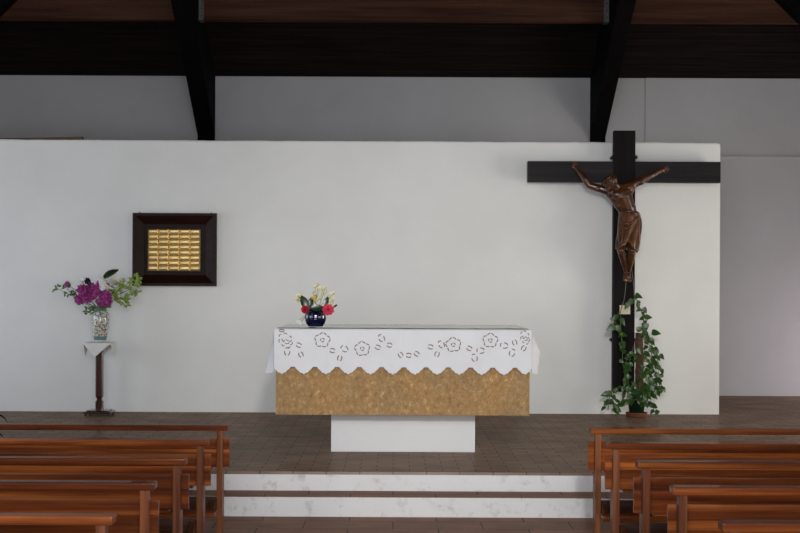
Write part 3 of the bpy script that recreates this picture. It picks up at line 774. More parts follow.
PO = [((96,291,-.10),7.0,'at the front left centre of the bunch'),((87,296,-.07),6.8,'at the lower left of the bunch'),((79.5,299.5,-.02),5.0,'lowest at the far left of the bunch'),((102,286,-.05),6.2,'highest in the middle of the bunch'),
      ((105,297,-.10),6.2,'low right of centre in the bunch'),((82,290.5,.02),5.4,'upper left in the bunch'),((90.5,288,.04),5.6,'behind the upper middle of the bunch'),((101,302,-.08),4.6,'just above the rim of the china vase'),((107.5,301.5,-.05),4.6,'lowest at the right of the bunch')]
for k, ((x, y, dd), r, s) in enumerate(PO): pom(P(x, y, dst+dd), r*ss*1.08, 'magenta ruffled flower '+s, k)
pom(P(67.5, 284.5, dst), 3.6*ss, 'small mauve pink flower on the long sprig far left', 10, 'magenta', 40, 'sweet_william')
pom(P(87.5, 281.0, dst), 3.3*ss, 'dark violet flower above the magenta bunch', 11, 'violet', 40, 'stock_flower', 0.6)
pom(P(105, 282.5, dst+.05), 2.6*ss, 'small dark violet flower behind the white lilies', 12, 'violet', 26, 'stock_flower', 0.6)
def lily(top, d, L, label, k):
    base = b2_in(k); t = flower_thing('white_lily', top, base, label, 'flower', BC, 0.004, 0.0)
    bm = bmesh.new(); c = rel(top, base); d = Vector(d).normalized(); m3 = basis(d).to_3x3(); ax, az = m3 @ Vector((1,0,0)), m3 @ Vector((0,0,1))
    n = 20; rings = []
    for q in range(8):
        tt = q/7; rr = L*(0.07+0.34*tt**2.2); ring = []
        for i in range(n):
            a = 2*PI*i/n; tip = 1+0.35*max(0, math.cos(a))*tt
            ring.append(bm.verts.new(c+d*(L*(tt*tip-0.4))+(ax*math.sin(a)+az*math.cos(a))*rr))
        rings.append(ring)
    for p, q2 in zip(rings[:-1], rings[1:]):
        for i in range(n): bm.faces.new([p[i], p[(i+1) % n], q2[(i+1) % n], q2[i]]).smooth = True
    bmesh.ops.recalc_face_normals(bm, faces=bm.faces)
    o = link('spathe', bm, 'whitep', t); md = o.modifiers.new('thick', 'SOLIDIFY'); md.thickness = 0.002
    bm = bmesh.new(); tube(bm, [c-d*L*0.3, c+d*L*0.45], [0.006, 0.004], 8); link('spadix', bm, 'yellow', t, True)
lily(P(109, 287.5, dst-.11), (-0.55,-0.75,0.25), 13.0*ss, 'white lily opening to the left, lower of the three at right of the magenta flowers', 13)
lily(P(113.5, 283.5, dst-.03), (0.45,-0.4,0.6), 11*ss, 'white lily pointing up, highest of the white flowers', 14)
lily(P(105.5, 281.5, dst-.07), (-0.5,-0.8,0.3), 10*ss, 'small white lily behind the magenta flowers, next to the dark violet one', 15)
lily(P(83.3, 283.5, dst+.01), (-0.25,-0.5,0.7), 6.8*ss, 'single white bud left of the dark violet flower', 16)
leaf_sprig(P(105, 277, dst+.02), b2_in(17), 'large dark leaf pointing up right behind the white lilies', BC, [(P(102.5, 278.8, dst-.09), (1,-0.1,0.70), 18.5*ss, (-0.3,-0.8,0.75), 0), (P(97, 283, dst+.03), (0.9,0,0.5), 9*ss, (0,-1,0.4), 0)], 'leafdark', 'large_leaf')
def branch(path, label, k, mat='leaflight', n=26, size=5.5, dd=0.0, spread=5.0, name='green_branch'):
    base = b2_in(k); t = empty(name, base, label, 'branch', BC)
    main = [rel(P(x, y, dst+dd+R.uniform(-.03,.03)), base) for x, y in path]; main = curve_pts([Vector((0,0,0))]+main, 6)
    bm = bmesh.new(); tube(bm, main, [0.0032-0.0018*i/len(main) for i in range(len(main))], 6)
    bl = bmesh.new(); st = len(main)//3
    for i in range(n):
        q = main[st+int((len(main)-st-1)*(i+1)/n)]
        off = Vector((R.uniform(-1,1)*spread*ss, R.uniform(-1,1)*spread*ss, R.uniform(-1,1)*spread*ss)); p = q+off
        tube(bm, [q, q+off*0.5+Vector((0,0,0.004)), p], 0.0011, 5)
        for s in range(3):
            d = Vector((R.uniform(-1,1), R.uniform(-.7,.3), R.uniform(-.4,1)))+off.normalized()*0.8
            leaf(bl, p+Vector((R.uniform(-.006,.006),)*3), d, size*ss*R.uniform(.7,1.2), 'oval', Vector((R.uniform(-.5,.5),-1,R.uniform(0,.8))), R.uniform(-.5,.5), 0.2, 0.2)
    link('twig', bm, 'stem', t, True); lf = link('foliage', bl, mat, t); lf['kind'] = 'stuff'
branch([(112,294),(122,287),(132,281),(137.5,277)], 'upper light green leafy branch reaching right over the frame corner', 20, n=20, size=4.2, spread=3.6)
branch([(112,298),(122,293),(132,289),(138,290)], 'middle light green leafy branch reaching right of the china vase', 21, n=22, size=4.4, spread=4.2)
branch([(111,301),(118,298),(124,301),(127,305)], 'lowest light green leafy branch drooping right of the china vase', 22, n=15, size=4.2, spread=3.6)
branch([(110,297),(117,288),(121,284)], 'short light green branch behind the white lilies', 23, n=14, size=4.2, spread=4)
branch([(88,304),(76,297),(69,291),(66,287)], 'sparse green sprig carrying the mauve flower at far left', 24, 'leafmid', 9, 3.6, spread=3.2)
branch([(80,300),(66,293),(58,289),(54,291)], 'thin green sprig reaching farthest left of the china vase', 25, 'leafmid', 8, 3.6, spread=2.4)
branch([(93,307),(90,310),(88.5,312.5)], 'short green sprig hanging over the left of the china vase rim', 26, 'leafmid', 10, 3.8, dd=-.06, spread=2.6)
branch([(99,306),(104,305),(107,308)], 'short green sprig over the middle of the china vase rim', 27, 'leafmid', 10, 3.8, dd=-.06, spread=3)

# ------------------------------------------------------------------ framed gold plaque
a, c = P(132.5, 212.8, 14.74), P(216, 286.2, 14.74)
fx, fz = (a.x+c.x)/2, (a.z+c.z)/2; fw, fh = (c.x-a.x)/2, (a.z-c.z)/2
plq = empty('framed_plaque', (fx, DW-0.002, fz), 'dark wooden frame with rows of gold plates on the white wall', 'plaque')
iw = (P(205.2,250,14.74).x-P(143.6,250,14.74).x)/2; ihh = (P(170,224.3,14.74).z-P(170,275.2,14.74).z)/2
prof = [(0.0, 0.0), (0.0, -0.075), (0.012, -0.095), (0.03, -0.095), (1.0, -0.032), (1.0, -0.010), (1.0, 0.0)]
bm = bmesh.new(); rings = []
for t, y in prof:
    tt = t if t in (0, 1.0) else t/0.115
    hw2, hh2 = fw+(iw-fw)*tt, fh+(ihh-fh)*tt
    rings.append([bm.verts.new((s*hw2, y, q*hh2)) for s, q in ((-1,-1),(1,-1),(1,1),(-1,1))])
for k in range(len(rings)):
    p, q = rings[k], rings[(k+1) % len(rings)]
    for i in range(4): bm.faces.new([p[i], p[(i+1) % 4], q[(i+1) % 4], q[i]])
bmesh.ops.remove_doubles(bm, verts=bm.verts, dist=1e-5); bmesh.ops.recalc_face_normals(bm, faces=bm.faces)
link('wood_frame', bm, 'frame', plq)
bm = B(-iw-0.004, iw+0.004, -0.022, -0.001, -ihh-0.004, ihh+0.004); link('mount_board', bm, 'mount', plq)
gx0, gx1 = P(147,250,14.75).x-fx, P(200,250,14.75).x-fx; gz1, gz0 = P(173,229,14.75).z-fz, P(173,271,14.75).z-fz
pw, phh = (gx1-gx0)/5, (gz1-gz0)/8
bm = bmesh.new(); w2, h2 = pw*0.488, phh*0.482
A0 = [bm.verts.new((s*w2, 0, q*h2)) for s, q in ((-1,-1),(1,-1),(1,1),(-1,1))]
A1 = [bm.verts.new((s*w2, -0.003, q*h2)) for s, q in ((-1,-1),(1,-1),(1,1),(-1,1))]
A2 = [bm.verts.new((s*w2*0.74, -0.016, q*h2*0.40+h2*0.14)) for s, q in ((-1,-1),(1,-1),(1,1),(-1,1))]
for p, q in ((A0, A1), (A1, A2)):
    for i in range(4): bm.faces.new([p[i], p[(i+1) % 4], q[(i+1) % 4], q[i]])
bm.faces.new(A2); bm.faces.new(A0[::-1]); bmesh.ops.recalc_face_normals(bm, faces=bm.faces)
gp = link('gold_plate', bm, 'gold', plq); gp['label'] = 'small raised gold plate'
first = True
for i in range(5):
    for j in range(8):
        o = gp if first else gp.copy()
        if not first: COL.objects.link(o); o.parent = plq
        first = False
        o.location = (gx0+pw*(i+0.5), -0.0225, gz0+phh*(j+0.5)); o.rotation_euler = (R.uniform(-.05,.05), 0, R.uniform(-.04,.04))
for s in (-1, 1):
    bm = bmesh.new(); tube(bm, [(s*fw*0.86, -0.01, fh-0.02), (s*fw*0.86, -0.008, fh+0.012)], 0.006, 8); link('hanging_screw', bm, 'iron', plq)

# plank lying on the wall top at left
pa, pb = P(-12, 139.2, DW+0.05), P(82.5, 139, DW+0.05)
bm = bmesh.new(); ztop = max(top(x) for x in [pa.x+(pb.x-pa.x)*k/12 for k in range(13)])
n = 12; rows = []
for k in range(n+1):
    x = pa.x+(pb.x-pa.x)*k/n; th = 0.012+0.020*(k/n)**2
    rows.append([bm.verts.new((x, DW+dy, zz)) for dy, zz in ((0.03, ztop+0.001), (0.11, ztop+0.001), (0.11, ztop+th), (0.03, ztop+th))])
for p, q in zip(rows[:-1], rows[1:]):
    for i in range(4): bm.faces.new([p[i], p[(i+1) % 4], q[(i+1) % 4], q[i]])
bm.faces.new(rows[0]); bm.faces.new(rows[-1][::-1]); bmesh.ops.recalc_face_normals(bm, faces=bm.faces)
tag(link('plank', bm, 'plankw'), 'thin brown board lying on top of the white wall at its left end', 'board')

# ------------------------------------------------------------------ crucifix
dc = 14.62; s0 = dc/F
ux0, ux1 = P(613.6, 250, dc).x, P(635, 250, dc).x; uz0, uz1 = P(623, 392, dc).z, P(624, 130.5, dc).z
cxm = (ux0+ux1)/2
crx = empty('crucifix', (cxm, dc, uz0), 'large dark wooden cross with a carved brown figure, mounted on the white wall', 'crucifix')
O = Vector((cxm, dc, uz0))
bm = bmesh.new(); box(bm, ux0-cxm, ux1-cxm, 0, 0.10, 0, uz1-uz0, 0, 0.004); link('upright', bm, 'cross', crx)
xa, xb = P(528, 172, dc).x-cxm, P(721, 172, dc).x-cxm; za, zb = P(625, 182.3, dc).z-uz0, P(625, 161.3, dc).z-uz0
bm = bmesh.new(); box(bm, xa, xb, 0.012, 0.10, za, zb, 0, 0.004); link('crossbeam', bm, 'crossx', crx)
for (px, py) in ((612.8,157.2),(635.9,157.2),(612.3,340),(635.3,340)):
    p = P(px, py, dc+0.07)-O; bm = bmesh.new()
    tube(bm, [p+Vector((0,0.0,0)), p+Vector((0,DW-dc-0.075,0))], 0.016, 10); ball(bm, p, 0.02, sub=2); link('wall_bolt', bm, 'iron', crx, True)
def C(px, py, off=0.10): return P(px, py, dc-off)-O
bm = bmesh.new()
k = s0
# torso: pelvis, waist, ribcage, chest
capsule(bm, C(630.5,222,.10), C(626.5,221,.10), 6.6*k, 6.6*k)
capsule(bm, C(630,219,.10), C(628,207,.12), 7.6*k, 7.9*k)
capsule(bm, C(627,208,.12), C(622.8,196,.135), 8.4*k, 9.6*k)
capsule(bm, C(615,198,.13), C(626,193,.13), 5.4*k, 6.8*k)
capsule(bm, C(611.5,193,.12), C(628.5,188.5,.12), 6.2*k, 6.6*k); capsule(bm, C(612.5,195,.12), C(621,207,.12), 5.0*k, 5.4*k)
ball(bm, C(617.5,194.5,.185), 4.6*k, (1.1,.6,.8)); ball(bm, C(625.5,192.0,.185), 4.6*k, (1.1,.6,.8))      # chest
for i, (yy, wl, wr) in enumerate(((199.5,617.5,628),(202.5,618.5,629),(205.5,620,630))):
    ball(bm, C(wl,yy,.172), 2.6*k, (1.5,.7,.42)); ball(bm, C(wr,yy-1.2,.168), 2.6*k, (1.5,.7,.42))
ball(bm, C(625.5,212,.155), 4.6*k, (1.0,.7,1.0))
# neck
capsule(bm, C(619.5,189,.13), C(613,182.5,.19), 3.6*k, 3.3*k)
# arms: (viewer's left) shoulder - elbow - wrist ; then the right one
capsule(bm, C(612,191,.12), C(605,190,.12), 4.9*k, 4.5*k); capsule(bm, C(605,190,.12), C(589.5,185.5,.11), 4.3*k, 3.3*k)
ball(bm, C(598.5,188.8,.125), 4.0*k, (1.3,.8,.85)); ball(bm, C(589,185.2,.11), 3.1*k)
capsule(bm, C(589,185.2,.11), C(585.5,179.5,.10), 3.4*k, 3.7*k); capsule(bm, C(585.5,179.5,.10), C(577.2,169.5,.06), 3.7*k, 2.2*k)
capsule(bm, C(627.5,188.5,.12), C(633,184.5,.11), 5.2*k, 4.8*k); capsule(bm, C(633,184.5,.11), C(646,178.5,.10), 4.5*k, 3.4*k)
ball(bm, C(640,182,.115), 3.9*k, (1.3,.8,.9)); ball(bm, C(646,178.3,.10), 3.0*k)
capsule(bm, C(646,178.3,.10), C(651,175.5,.09), 3.4*k, 3.4*k); capsule(bm, C(651,175.5,.09), C(661,170.5,.055), 3.4*k, 2.1*k)
# hands
def hand(w, dirv, sd):
    w = Vector(w); dv2 = Vector(dirv).normalized(); sdv = Vector(sd).normalized(); nrm = dv2.cross(sdv).normalized()
    if nrm.y > 0: nrm = -nrm
    u = 1.15*k
    capsule(bm, w, w+dv2*2.2*u, 1.7*u, 1.6*u)
    for q in (-1, -.33, .33, 1): capsule(bm, w+dv2*1.2*u+sdv*q*1.1*u, w+dv2*3.8*u+sdv*q*1.55*u, 1.0*u, 0.95*u)
    for i, q in enumerate((-1, -.33, .33, 1)):
        L = (3.0, 3.6, 3.4, 2.7)[i]*u
        p0 = w+dv2*3.9*u+sdv*q*1.6*u; p1 = p0+dv2*L*0.5+nrm*0.9*u+sdv*q*.25*u; p2 = p1+dv2*L*0.18+nrm*1.5*u
        capsule(bm, p0, p1, 0.78*u, 0.70*u, n=8); capsule(bm, p1, p2, 0.70*u, 0.58*u, n=8)
    p0 = w+dv2*1.2*u-sdv*1.3*u; p1 = p0-sdv*1.6*u+dv2*1.4*u+nrm*.5*u; p2 = p1+dv2*1.5*u+nrm*.8*u+sdv*.2*u
    capsule(bm, p0, p1, 0.95*u, 0.8*u, n=8); capsule(bm, p1, p2, 0.8*u, 0.62*u, n=8)
hand(C(577,169.5,.058), (-0.35, 0.25, 1.0), (1, 0, 0.35)); hand(C(661,170.5,.054), (1.0, 0.30, 0.35), (-0.35, 0, 1.0))
# legs
capsule(bm, C(624,224,.11), C(620.5,249.5,.21), 6.4*k, 4.0*k); capsule(bm, C(632,224,.11), C(632.5,249.5,.21), 6.6*k, 4.1*k)
ball(bm, C(620.6,250.5,.225), 3.6*k); ball(bm, C(632.5,250.5,.225), 3.7*k)
capsule(bm, C(620.6,250.5,.21), C(623.2,260,.155), 3.6*k, 3.5*k); capsule(bm, C(623.2,260,.155), C(625.6,272,.08), 3.4*k, 2.0*k)
capsule(bm, C(632.5,250.5,.21), C(631,260,.155), 3.6*k, 3.6*k); capsule(bm, C(631,260,.155), C(628.6,271.5,.085), 3.4*k, 2.1*k)
def foot(a, b2):
    a, b2 = C(*a), C(*b2); d2 = (b2-a).normalized(); sd = d2.cross(Vector((0,-1,.3))).normalized()
    capsule(bm, a, a*0.4+b2*0.6, 2.1*k, 2.3*k); capsule(bm, a*0.6+b2*0.4+sd*.5*k, b2+sd*.9*k, 1.8*k, 1.5*k); capsule(bm, a*0.6+b2*0.4-sd*.5*k, b2-sd*.9*k, 1.8*k, 1.5*k)
    for i, q in enumerate((-1.6, -.8, 0, .8, 1.6)):
        capsule(bm, b2+sd*q*k*0.9, b2+sd*q*k+d2*(1.9-0.25*abs(i-1))*k, .72*k, .6*k, n=8)
foot((625.8,272,.075), (625.0,280.0,.125)); foot((628.6,272,.08), (629.2,280.5,.115))
# head, bowed forward and to the viewer's left
hc = C(610.2, 182.6, .225)
hm = Matrix.Rotation(0.42, 4, 'Y') @ Matrix.Rotation(0.75, 4, 'X') @ Matrix.Rotation(0.18, 4, 'Z')
def hp(x, y, z): return hc+(hm.to_3x3() @ Vector((x, y, z)))*k
ball(bm, hp(0, 0.6, 1.2), 6.0*k, (0.86,1.0,1.0), 3, mat=hm)
ball(bm, hp(0, -1.6, -2.6), 4.6*k, (0.84,0.85,1.05), 3, mat=hm)
ball(bm, hp(0, -3.2, -6.0), 2.4*k, (1,.9,.8), 2, mat=hm)                         # chin
capsule(bm, hp(0, -5.1, 0.4), hp(0, -6.5, -2.4), .75*k, 1.05*k, n=8)                 # nose
ball(bm, hp(-.8,-5.7,-2.5), .7*k, sub=1); ball(bm, hp(.8,-5.7,-2.5), .7*k, sub=1)
capsule(bm, hp(-3.1,-4.3,0.9), hp(-.7,-5.2,1.0), .75*k, .7*k, n=8); capsule(bm, hp(3.1,-4.3,0.9), hp(.7,-5.2,1.0), .75*k, .7*k, n=8)   # brows
for q in (-1, 1):
    ball(bm, hp(q*2.0,-4.45,-0.3), 1.0*k, (1.2,.7,.7), 2)                            # closed eyes
    ball(bm, hp(q*2.9,-3.7,-2.2), 1.5*k, (.9,.8,.8), 2)
    ball(bm, hp(q*5.0,0.4,-1.0), 1.5*k, (.45,.9,1.3), 2, mat=hm)                     # ears
capsule(bm, hp(-1.3,-5.35,-4.1), hp(1.3,-5.35,-4.1), .5*k, .5*k, n=8); capsule(bm, hp(-1.0,-5.2,-4.9), hp(1.0,-5.2,-4.9), .55*k, .55*k, n=8)
fig = link('figure', bm, 'carved', crx, True); fig['label'] = 'carved brown wooden figure of a man with arms outstretched and head bowed, in a loincloth'
md = fig.modifiers.new('fuse', 'REMESH'); md.mode = 'VOXEL'; md.voxel_size = 0.0058; md.use_smooth_shade = True
md = fig.modifiers.new('soft', 'SMOOTH'); md.factor = 0.5; md.iterations = 3
# hair and beard
bm = bmesh.new()
for i in range(26):
    a = -0.25+PI*1.0*(i/25)+0.0; a = -0.35+(PI+0.7)*i/25
    ex, ey = math.cos(a), math.sin(a)
    p0 = hp(ex*3.2, 1.2+ey*3.0, 6.2); p1 = hp(ex*5.6, 0.6+ey*5.8, 2.4); p2 = hp(ex*5.7+math.sin(i*2.1)*.4, 0.8+ey*5.9, -2.2); p3 = hp(ex*5.2+math.sin(i*1.7)*.6, 1.6+ey*5.0, -6.8+math.cos(i)*.8)
    for q0, q1, r0, r1 in ((p0,p1,1.3,1.35),(p1,p2,1.35,1.3),(p2,p3,1.3,.75)): capsule(bm, q0, q1, r0*k, r1*k, n=8)
ball(bm, hp(0, 1.0, 3.2), 5.9*k, (0.88,.95,.72), 3, mat=hm)
for i in range(9):
    q = (i-4)/4; p0 = hp(q*3.9, -3.2-1.2*(1-q*q), -3.8+1.6*abs(q)); p1 = hp(q*2.2, -4.2, -7.2+1.6*abs(q)); capsule(bm, p0, p1, .95*k, .7*k, n=8)
hair = link('hair_and_beard', bm, 'carvedhair', fig, True)
md = hair.modifiers.new('fuse', 'REMESH'); md.mode = 'VOXEL'; md.voxel_size = 0.0055; md.use_smooth_shade = True
# woven circlet round the brow
bm = bmesh.new()
for ph in (0, PI):
    pts = [hp(5.9*math.cos(t), 0.5+6.2*math.sin(t), 2.9+.5*math.sin(9*t+ph)) for t in [2*PI*q/48 for q in range(49)]]
    tube(bm, pts, .62*k, 6)
for q in range(14):
    t = 2*PI*q/14+.1; tube(bm, [hp(5.9*math.cos(t), .5+6.2*math.sin(t), 3), hp(7.2*math.cos(t), .5+7.5*math.sin(t), 3.9)], [.35*k, .08*k], 5)
link('circlet', bm, 'carvedhair', fig, True)
# loincloth: draped tube round hips and thighs with radiating folds
bm = bmesh.new(); N = 72; rows = []
secs = [(629,211.5,8.6,.115,7.4),(629.6,215,9.8,.115,8.0),(629.8,221,10.6,.12,8.6),(629.4,228,10.6,.14,9.0),(628.6,236,10.3,.165,9.0),(627.8,243,10.2,.19,8.6),(627.2,248,10.0,.205,8.2)]
for j, (px, py, hw3, off, dep) in enumerate(secs):
    ring = []; c3 = C(px, py, off); t = j/(len(secs)-1)
    for i in range(N):
        a = 2*PI*i/N; ca, sa = math.cos(a), math.sin(a)
        fold = 1+0.085*math.sin(a*7+t*5.0)*(.5+.6*t)+0.060*math.sin(a*12-t*6)*(.3+t)
        groove = -0.30*t*math.exp(-((a-1.5*PI)/0.25)**2)
        x = ca*hw3*(fold+groove*0.0)*k; y = sa*dep*(fold+groove)*k
        z = 0
        if j == len(secs)-1: z = k*(2.2*math.sin(a*3+.6)+3.2*math.exp(-((a-1.5*PI)/0.3)**2)-2.2*math.exp(-((a-1.85*PI)/0.4)**2))
        ring.append(bm.verts.new(c3+Vector((x, y, z))))
    rows.append(ring)
for p, q in zip(rows[:-1], rows[1:]):
    for i in range(N): bm.faces.new([p[i], q[i], q[(i+1) % N], p[(i+1) % N]])
bmesh.ops.recalc_face_normals(bm, faces=bm.faces)
loin = link('loincloth', bm, 'carvedcloth', fig, True); md = loin.modifiers.new('thick', 'SOLIDIFY'); md.thickness = 0.010; md.offset = 1
md = loin.modifiers.new('sub', 'SUBSURF'); md.levels = 1; md.render_levels = 1
bm = bmesh.new()        # gathered roll and knot at the hip, with the hanging end
ring0 = [C(629.2+10.0*math.cos(t), 213+1.6*math.cos(t*1.0), .115)+Vector((0, 8.6*k*math.sin(t), .8*k*math.sin(3*t))) for t in [2*PI*q/40 for q in range(41)]]
tube(bm, ring0, 1.35*k, 8); tube(bm, [p+Vector((0,0,-1.9*k+.5*k*math.sin(i*.6))) for i, p in enumerate(ring0)], 1.1*k, 8)
ball(bm, C(637.6,217,.15), 2.8*k, (1,1.1,1.1), 2)
for q, (ex, ey) in enumerate(((639.6,234),(638.6,245),(636.5,252.5))): tube(bm, curve_pts([C(637.6,217,.15), C(640.2,226+q,.155), C(ex,ey,.16+.012*q)], 6), [1.5*k-.02*k*i for i in range(13)], 8)
for q in range(5): tube(bm, curve_pts([C(637.5,218+q,.20), C(630-q*.8,224+q*3.6,.232+q*.009), C(619.5+q*1.0,222+q*6.0,.205+.012*q)], 6), [1.05*k]*13, 8)
link('waist_knot', bm, 'carvedcloth', fig, True)
for (px, py, off) in ((576.5,166.5,.085),(664.3,168.9,.085),(627.2,276.5,.135)):
    p = C(px, py, off); bm = bmesh.new(); tube(bm, [p+Vector((0,.08,0)), p], .35*k, 6); ball(bm, p, .6*k, sub=1); link('nail', bm, 'iron', crx)
# card pinned on the upright
a, c = P(619.6, 305.2, dc), P(630.2, 314.2, dc)
bm = B(a.x, c.x, dc-0.005, dc-0.001, c.z, a.z, 0.001, 1)
tag(link('card', bm, 'card'), 'small cream card fixed on the lower upright of the cross, behind the vine', 'card')

# ------------------------------------------------------------------ climbing plant
dpl = 14.47; sp = dpl/F
px0 = P(636.5, 410, dpl).x
plant = empty('potted_pothos', (px0, dpl, PZ), 'climbing potted plant with heart-shaped green leaves at the foot of the cross', 'plant')
OP = Vector((px0, dpl, PZ))
def Q(x, y, dd=0.0): return P(x, y, dpl+dd)-OP
bm = bmesh.new(); lathe(bm, [(0, 0), (.092, 0), (.104, .012), (.112, .045), (.116, .050), (.108, .052), (.098, .03), (0, .02)], 28); s = link('saucer', bm, 'terra', plant, True)
bm = bmesh.new(); lathe(bm, [(0, .022), (.070, .022), (.092, .18), (.098, .18), (.098, .20), (.090, .20), (.086, .185), (0, .18)], 28); link('pot', bm, 'pot_g', plant, True)
bm = bmesh.new(); tp = [Q(639.5+.6*math.sin(i*.9), 400-67*i/14, .06) for i in range(15)]; tube(bm, tp, [4.0*sp+.3*sp*math.sin(i*2.3) for i in range(15)], 12); link('moss_pole', bm, 'moss', plant, True)
vines = [
 ([(638,398),(641.5,370),(645,345),(644,325),(641,311),(636,297),(637,293)], -.06, 20),
 ([(634,398),(624,370),(622,345),(620.5,325),(621,309),(624,300)], -.09, 9),
 ([(640,398),(650,378),(652,358),(648,340),(645,328),(648,318)], -.10, 26),
 ([(641,398),(655,385),(659,368),(655,352),(650,341)], -.06, 18),
 ([(634,398),(622,388),(612,391),(609,400),(608,410)], -.08, 18),
 ([(640,398),(652,395),(658,380),(660,392)], -.02, 18),
 ([(635,398),(628,380),(630,360),(634,345)], -.12, 26),
 ([(640,398),(648,390),(648,372),(652,360)], -.14, 30),
 ([(637,398),(643,402),(651,405),(655,412)], -.12, 14),
 ([(635,398),(627,400),(618,404),(612,412)], -.12, 18),
]
def vleaf(bl, p, size):
    d = Vector((R.uniform(-.9,.9), R.uniform(-.5,.1), -R.uniform(.1,1.1))).normalized()
    leaf(bl, p, d, size, 'heart', Vector((R.uniform(-.45,.45), -1, R.uniform(.0,.9))), R.uniform(-.6,.6), R.uniform(.08,.3), R.uniform(.05,.3))
for path, dd, nl in vines:
    main = curve_pts([Q(x, y, dd*min(1, i/1.5)) for i, (x, y) in enumerate(path)], 8)
    bm = bmesh.new(); tube(bm, main, .0035, 6); bl = bmesh.new()
    for i in range(nl):
        q = main[int((len(main)-1)*(0.06+(0.90 if path[-1][0] != 624 else 0.5)*(i+R.random()*.6)/nl))]; off = Vector((R.uniform(-4.5,4.5)*sp, R.uniform(-.07,.02), R.uniform(-2.5,3)*sp))
        if q.z > Q(640, 330).z: off *= .45
        tube(bm, [q, q+off*.6+Vector((0,0,.012)), q+off], .0018, 5)
        zlow = q+off
        if zlow.z < .07: zlow.z = .07
        vleaf(bl, zlow, R.uniform(4.8, 7.6)*sp*(1 if q.z < Q(640,330).z else .8))
    v = link('vine', bm, 'stem', plant, True); f = link('foliage', bl, 'leaf', v); f['kind'] = 'stuff'
big = [((636.5,295.5),(.9,-.3),7),((632.5,300.5),(-.5,-.35),8),((628,303.5),(-.5,-.9),7),((643.5,308),(.5,-.9),6.5),((645,317),(.9,-.05),7.5),((646,324),(-.1,-1),8),((640,309),(-.5,-.3),5),
       ((617,316),(-.5,-.5),7),((614,326),(-.9,-.55),9.5),((621,319),(.55,-.85),8),((616.5,326),(.45,-.9),7.5),((619.5,334),(.9,-.15),8.5),((622,342.5),(.15,-1),9),((637,330),(.7,.35),7.5),
       ((652.5,332.5),(1,-.1),9),((646,336),(.3,-.9),8),((650,339),(.5,-.7),8),((612,318),(.2,-.9),7)]
bl = bmesh.new(); bm = bmesh.new()
for (x, y), (dx, dz), s in big:
    p = Q(x, y, -.14); leaf(bl, p, Vector((dx, -.12, dz)), s*sp, 'heart', Vector((R.uniform(-.3,.3), -1, R.uniform(.1,.6))), R.uniform(-.3,.3), .15, .15)
for pts in ([(614,327),(616,320),(620,312)],[(621,321),(620.5,314),(621,309)],[(615.5,324),(616,318),(619,312)],[(619.5,334),(617,328),(616,322)],[(622,342.5),(621,336),(620.5,328)],[(652.5,332.5),(649,336),(646,338)],
            [(636.5,295.5),(636,298),(638,304)],[(632.5,300.5),(634,298),(636,297)],[(628,303.5),(631,300.5),(634,298.5)]):
    tube(bm, curve_pts([Q(x, y, -.13) for x, y in pts], 4), .0022, 5)
v = link('vine', bm, 'stem', plant, True); f = link('foliage', bl, M['leaf'], v); f['kind'] = 'stuff'
# two strings from the cross down to the vine
def string(a, b2, label):
    bm = bmesh.new(); pts = curve_pts([Vector(a), (Vector(a)+Vector(b2))/2+Vector((.01,0,-.01)), Vector(b2)], 6); tube(bm, pts, .0028, 6)
    return tag(link('string', bm, 'string'), label, 'string', 'strings holding up the vine')
string(P(626.0, 282.5, dc-.115), P(620.7, 312, dc-.10), 'thin string from the feet of the figure slanting left down to the vine')
string(P(630.5, 262, dc-.02), P(634.3, 300, dc-.03), 'thin string at the right edge of the cross, behind the feet of the figure')

# plant at the far left, only leaf tips in the picture
dq = 12.4
lb = P(-30, 441, dq); lb.z = PZ
lp = empty('potted_palm', (lb.x, lb.y, PZ), 'small potted plant with long dark arching leaves, tips at the left edge', 'plant')
bm = bmesh.new(); lathe(bm, [(0, 0), (.09, 0), (.12, .16), (.127, .17), (.115, .17), (.108, .15), (0, .145)], 24); link('pot', bm, 'terra', lp, True)
bl = bmesh.new()
def blade(ctrl, w):
    pts = curve_pts(ctrl, 6); prev = None
    for i, p in enumerate(pts):
        t = i/(len(pts)-1); hw4 = w*max(.02, math.sin(PI*(.08+.9*t)))
        tan = (pts[min(i+1, len(pts)-1)]-pts[max(i-1, 0)]).normalized(); sd = tan.cross(Vector((0,-.6,1))).normalized()
        row = [bl.verts.new(p-sd*hw4), bl.verts.new(p+Vector((0,0,-.003))), bl.verts.new(p+sd*hw4)]
        if prev:
            for j in range(2): bl.faces.new([prev[j], prev[j+1], row[j+1], row[j]]).smooth = True
        prev = row
l0 = Vector((0,0,.15))
W = lambda x, y, dd=0: P(x, y, dq+dd)-Vector((lb.x, lb.y, PZ))
blade([l0, W(-14, 414), W(1, 415.5), W(8.3, 423.3)], .012); blade([l0, W(-12, 428,-.1), W(-2, 433,-.12), W(3.5, 437,-.14)], .013)
for a in range(9):
    an = PI*.45+a*.62; r = .22+.05*math.sin(a*3); blade([l0, l0+Vector((r*.5*math.cos(an), r*.5*math.sin(an), .14)), l0+Vector((r*math.cos(an), r*math.sin(an), .10)), l0+Vector((r*1.25*math.cos(an), r*1.25*math.sin(an), .0))], .013)
link('foliage', bl, 'leafdark', lp)['kind'] = 'stuff'

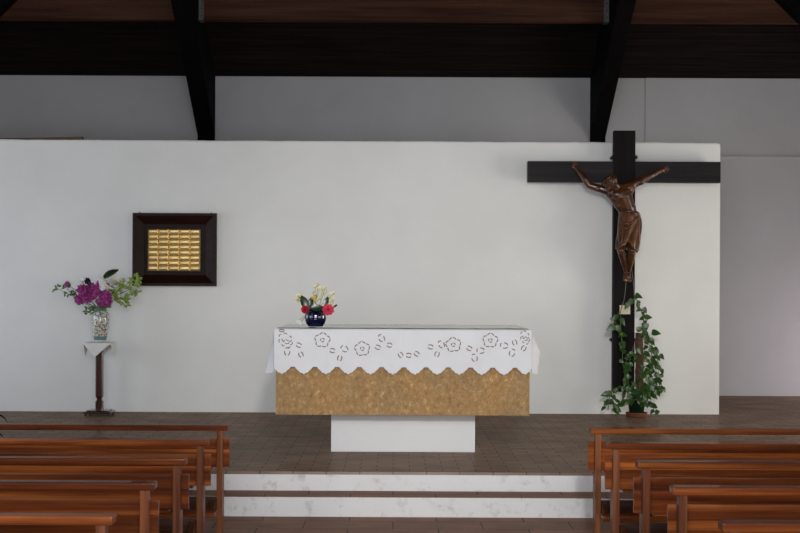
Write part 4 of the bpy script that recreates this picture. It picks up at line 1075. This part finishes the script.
# ------------------------------------------------------------------ pews
def make_pew(side, length):
    """side -1: pew whose aisle end is its right end (x = 0 at the aisle end, runs to -x); +1 mirrored"""
    g = 'pews left of the aisle' if side < 0 else 'pews right of the aisle'
    t = empty('pew', (0,0,0), '', 'pew', g)
    def bx(name, x0, x1, y0, y1, z0, z1, mat, bev=0.004, parent=None):
        a2, b3 = side*x0, side*x1
        return link(name, B(min(a2,b3), max(a2,b3), y0, y1, z0, z1, bev), mat, parent or t)
    # origin: aisle-end of the book rail, front (viewer side) face of the rail at y=0
    bx('book_rail', 0, length, 0, .088, .700, .735, 'pewx', .008)
    for xx in (.030, length-.066):
        bx('post', xx, xx+.036, .010, .075, 0, .701, 'pewz', .004)
        bx('end_leg', xx+.002, xx+.034, .074, .135, 0, .4655, 'pewz', .004)
    bx('backrest_upper_board', -.006, length+.006, .0755, .100, .578, .646, 'pewx', .003)
    bx('backrest_lower_board', -.006, length+.006, .0755, .100, .466, .5775, 'pewx', .003)
    bx('seat', .10, length-.10, .102, .40, .446, .470, 'pewx', .006)
    for xx in (.40, length-.44): bx('seat_bracket', xx, xx+.034, .10, .36, .405, .4465, 'pewz', .004)
    bx('stretcher', .065, length-.065, .030, .055, .200, .286, 'pewd', .003)
    kn = bx('kneeler', .0-.0+.045*0+.050-.0+.06*0, length-.05, -.20, -.05, .190, .222, 'pewx', .005)
    for xx in (.068, length-.103):
        bm = bmesh.new(); prism(bm, [(-.17, .19), (-.05, .19), (.03, .215), (.03, .275), (-.02, .275), (-.10, .222), (-.17, .205)], 'X', side*xx, side*(xx+.03))
        link('kneeler_arm', bm, 'pewd', kn)
    return t
RAILZ = .735
LT = [(227, 425.6), (208, 440.2), (185.4, 458.9), (154.3, 482.9), (112.5, 516.5)]
RT = [(591, 428.6), (608.5, 443.4), (637.8, 462.0), (673.0, 487.3), (723.0, 523.0)]
NMS = ['foremost', 'second', 'third', 'fourth', 'nearest']
def lab(side, i):
    s = 'left' if side < 0 else 'right'
    extra = ['foremost, its end before the white steps', 'second back from the steps', 'third back from the steps, the middle one', 'fourth back from the steps', 'nearest the viewer, only its book rail showing'][i]
    return 'varnished mahogany pew in the %s row, %s' % (s, extra)
LEN = 3.35
for side, tops in ((-1, LT), (1, RT)):
    src = None
    for i, (x, y) in enumerate(tops):
        # distance from the height of the rail's upper front edge
        u, v = x-CX, CY-y; vv = u*math.sin(ROLL)+v*math.cos(ROLL)
        d = (RAILZ-CZ)*F/vv
        X = P(x, y, d).x
        if src is None:
            src = make_pew(side, LEN); src.location = (X, d, 0); src['label'] = lab(side, i)
        else: copy_thing(src, (X, d, 0), lab(side, i))

# ------------------------------------------------------------------ view
vs = SC.view_settings; SC.display_settings.display_device = 'sRGB'
vs.view_transform = 'Standard'; vs.look = 'None'; vs.exposure = 0.88; vs.gamma = 1.0; vs.use_curve_mapping = False
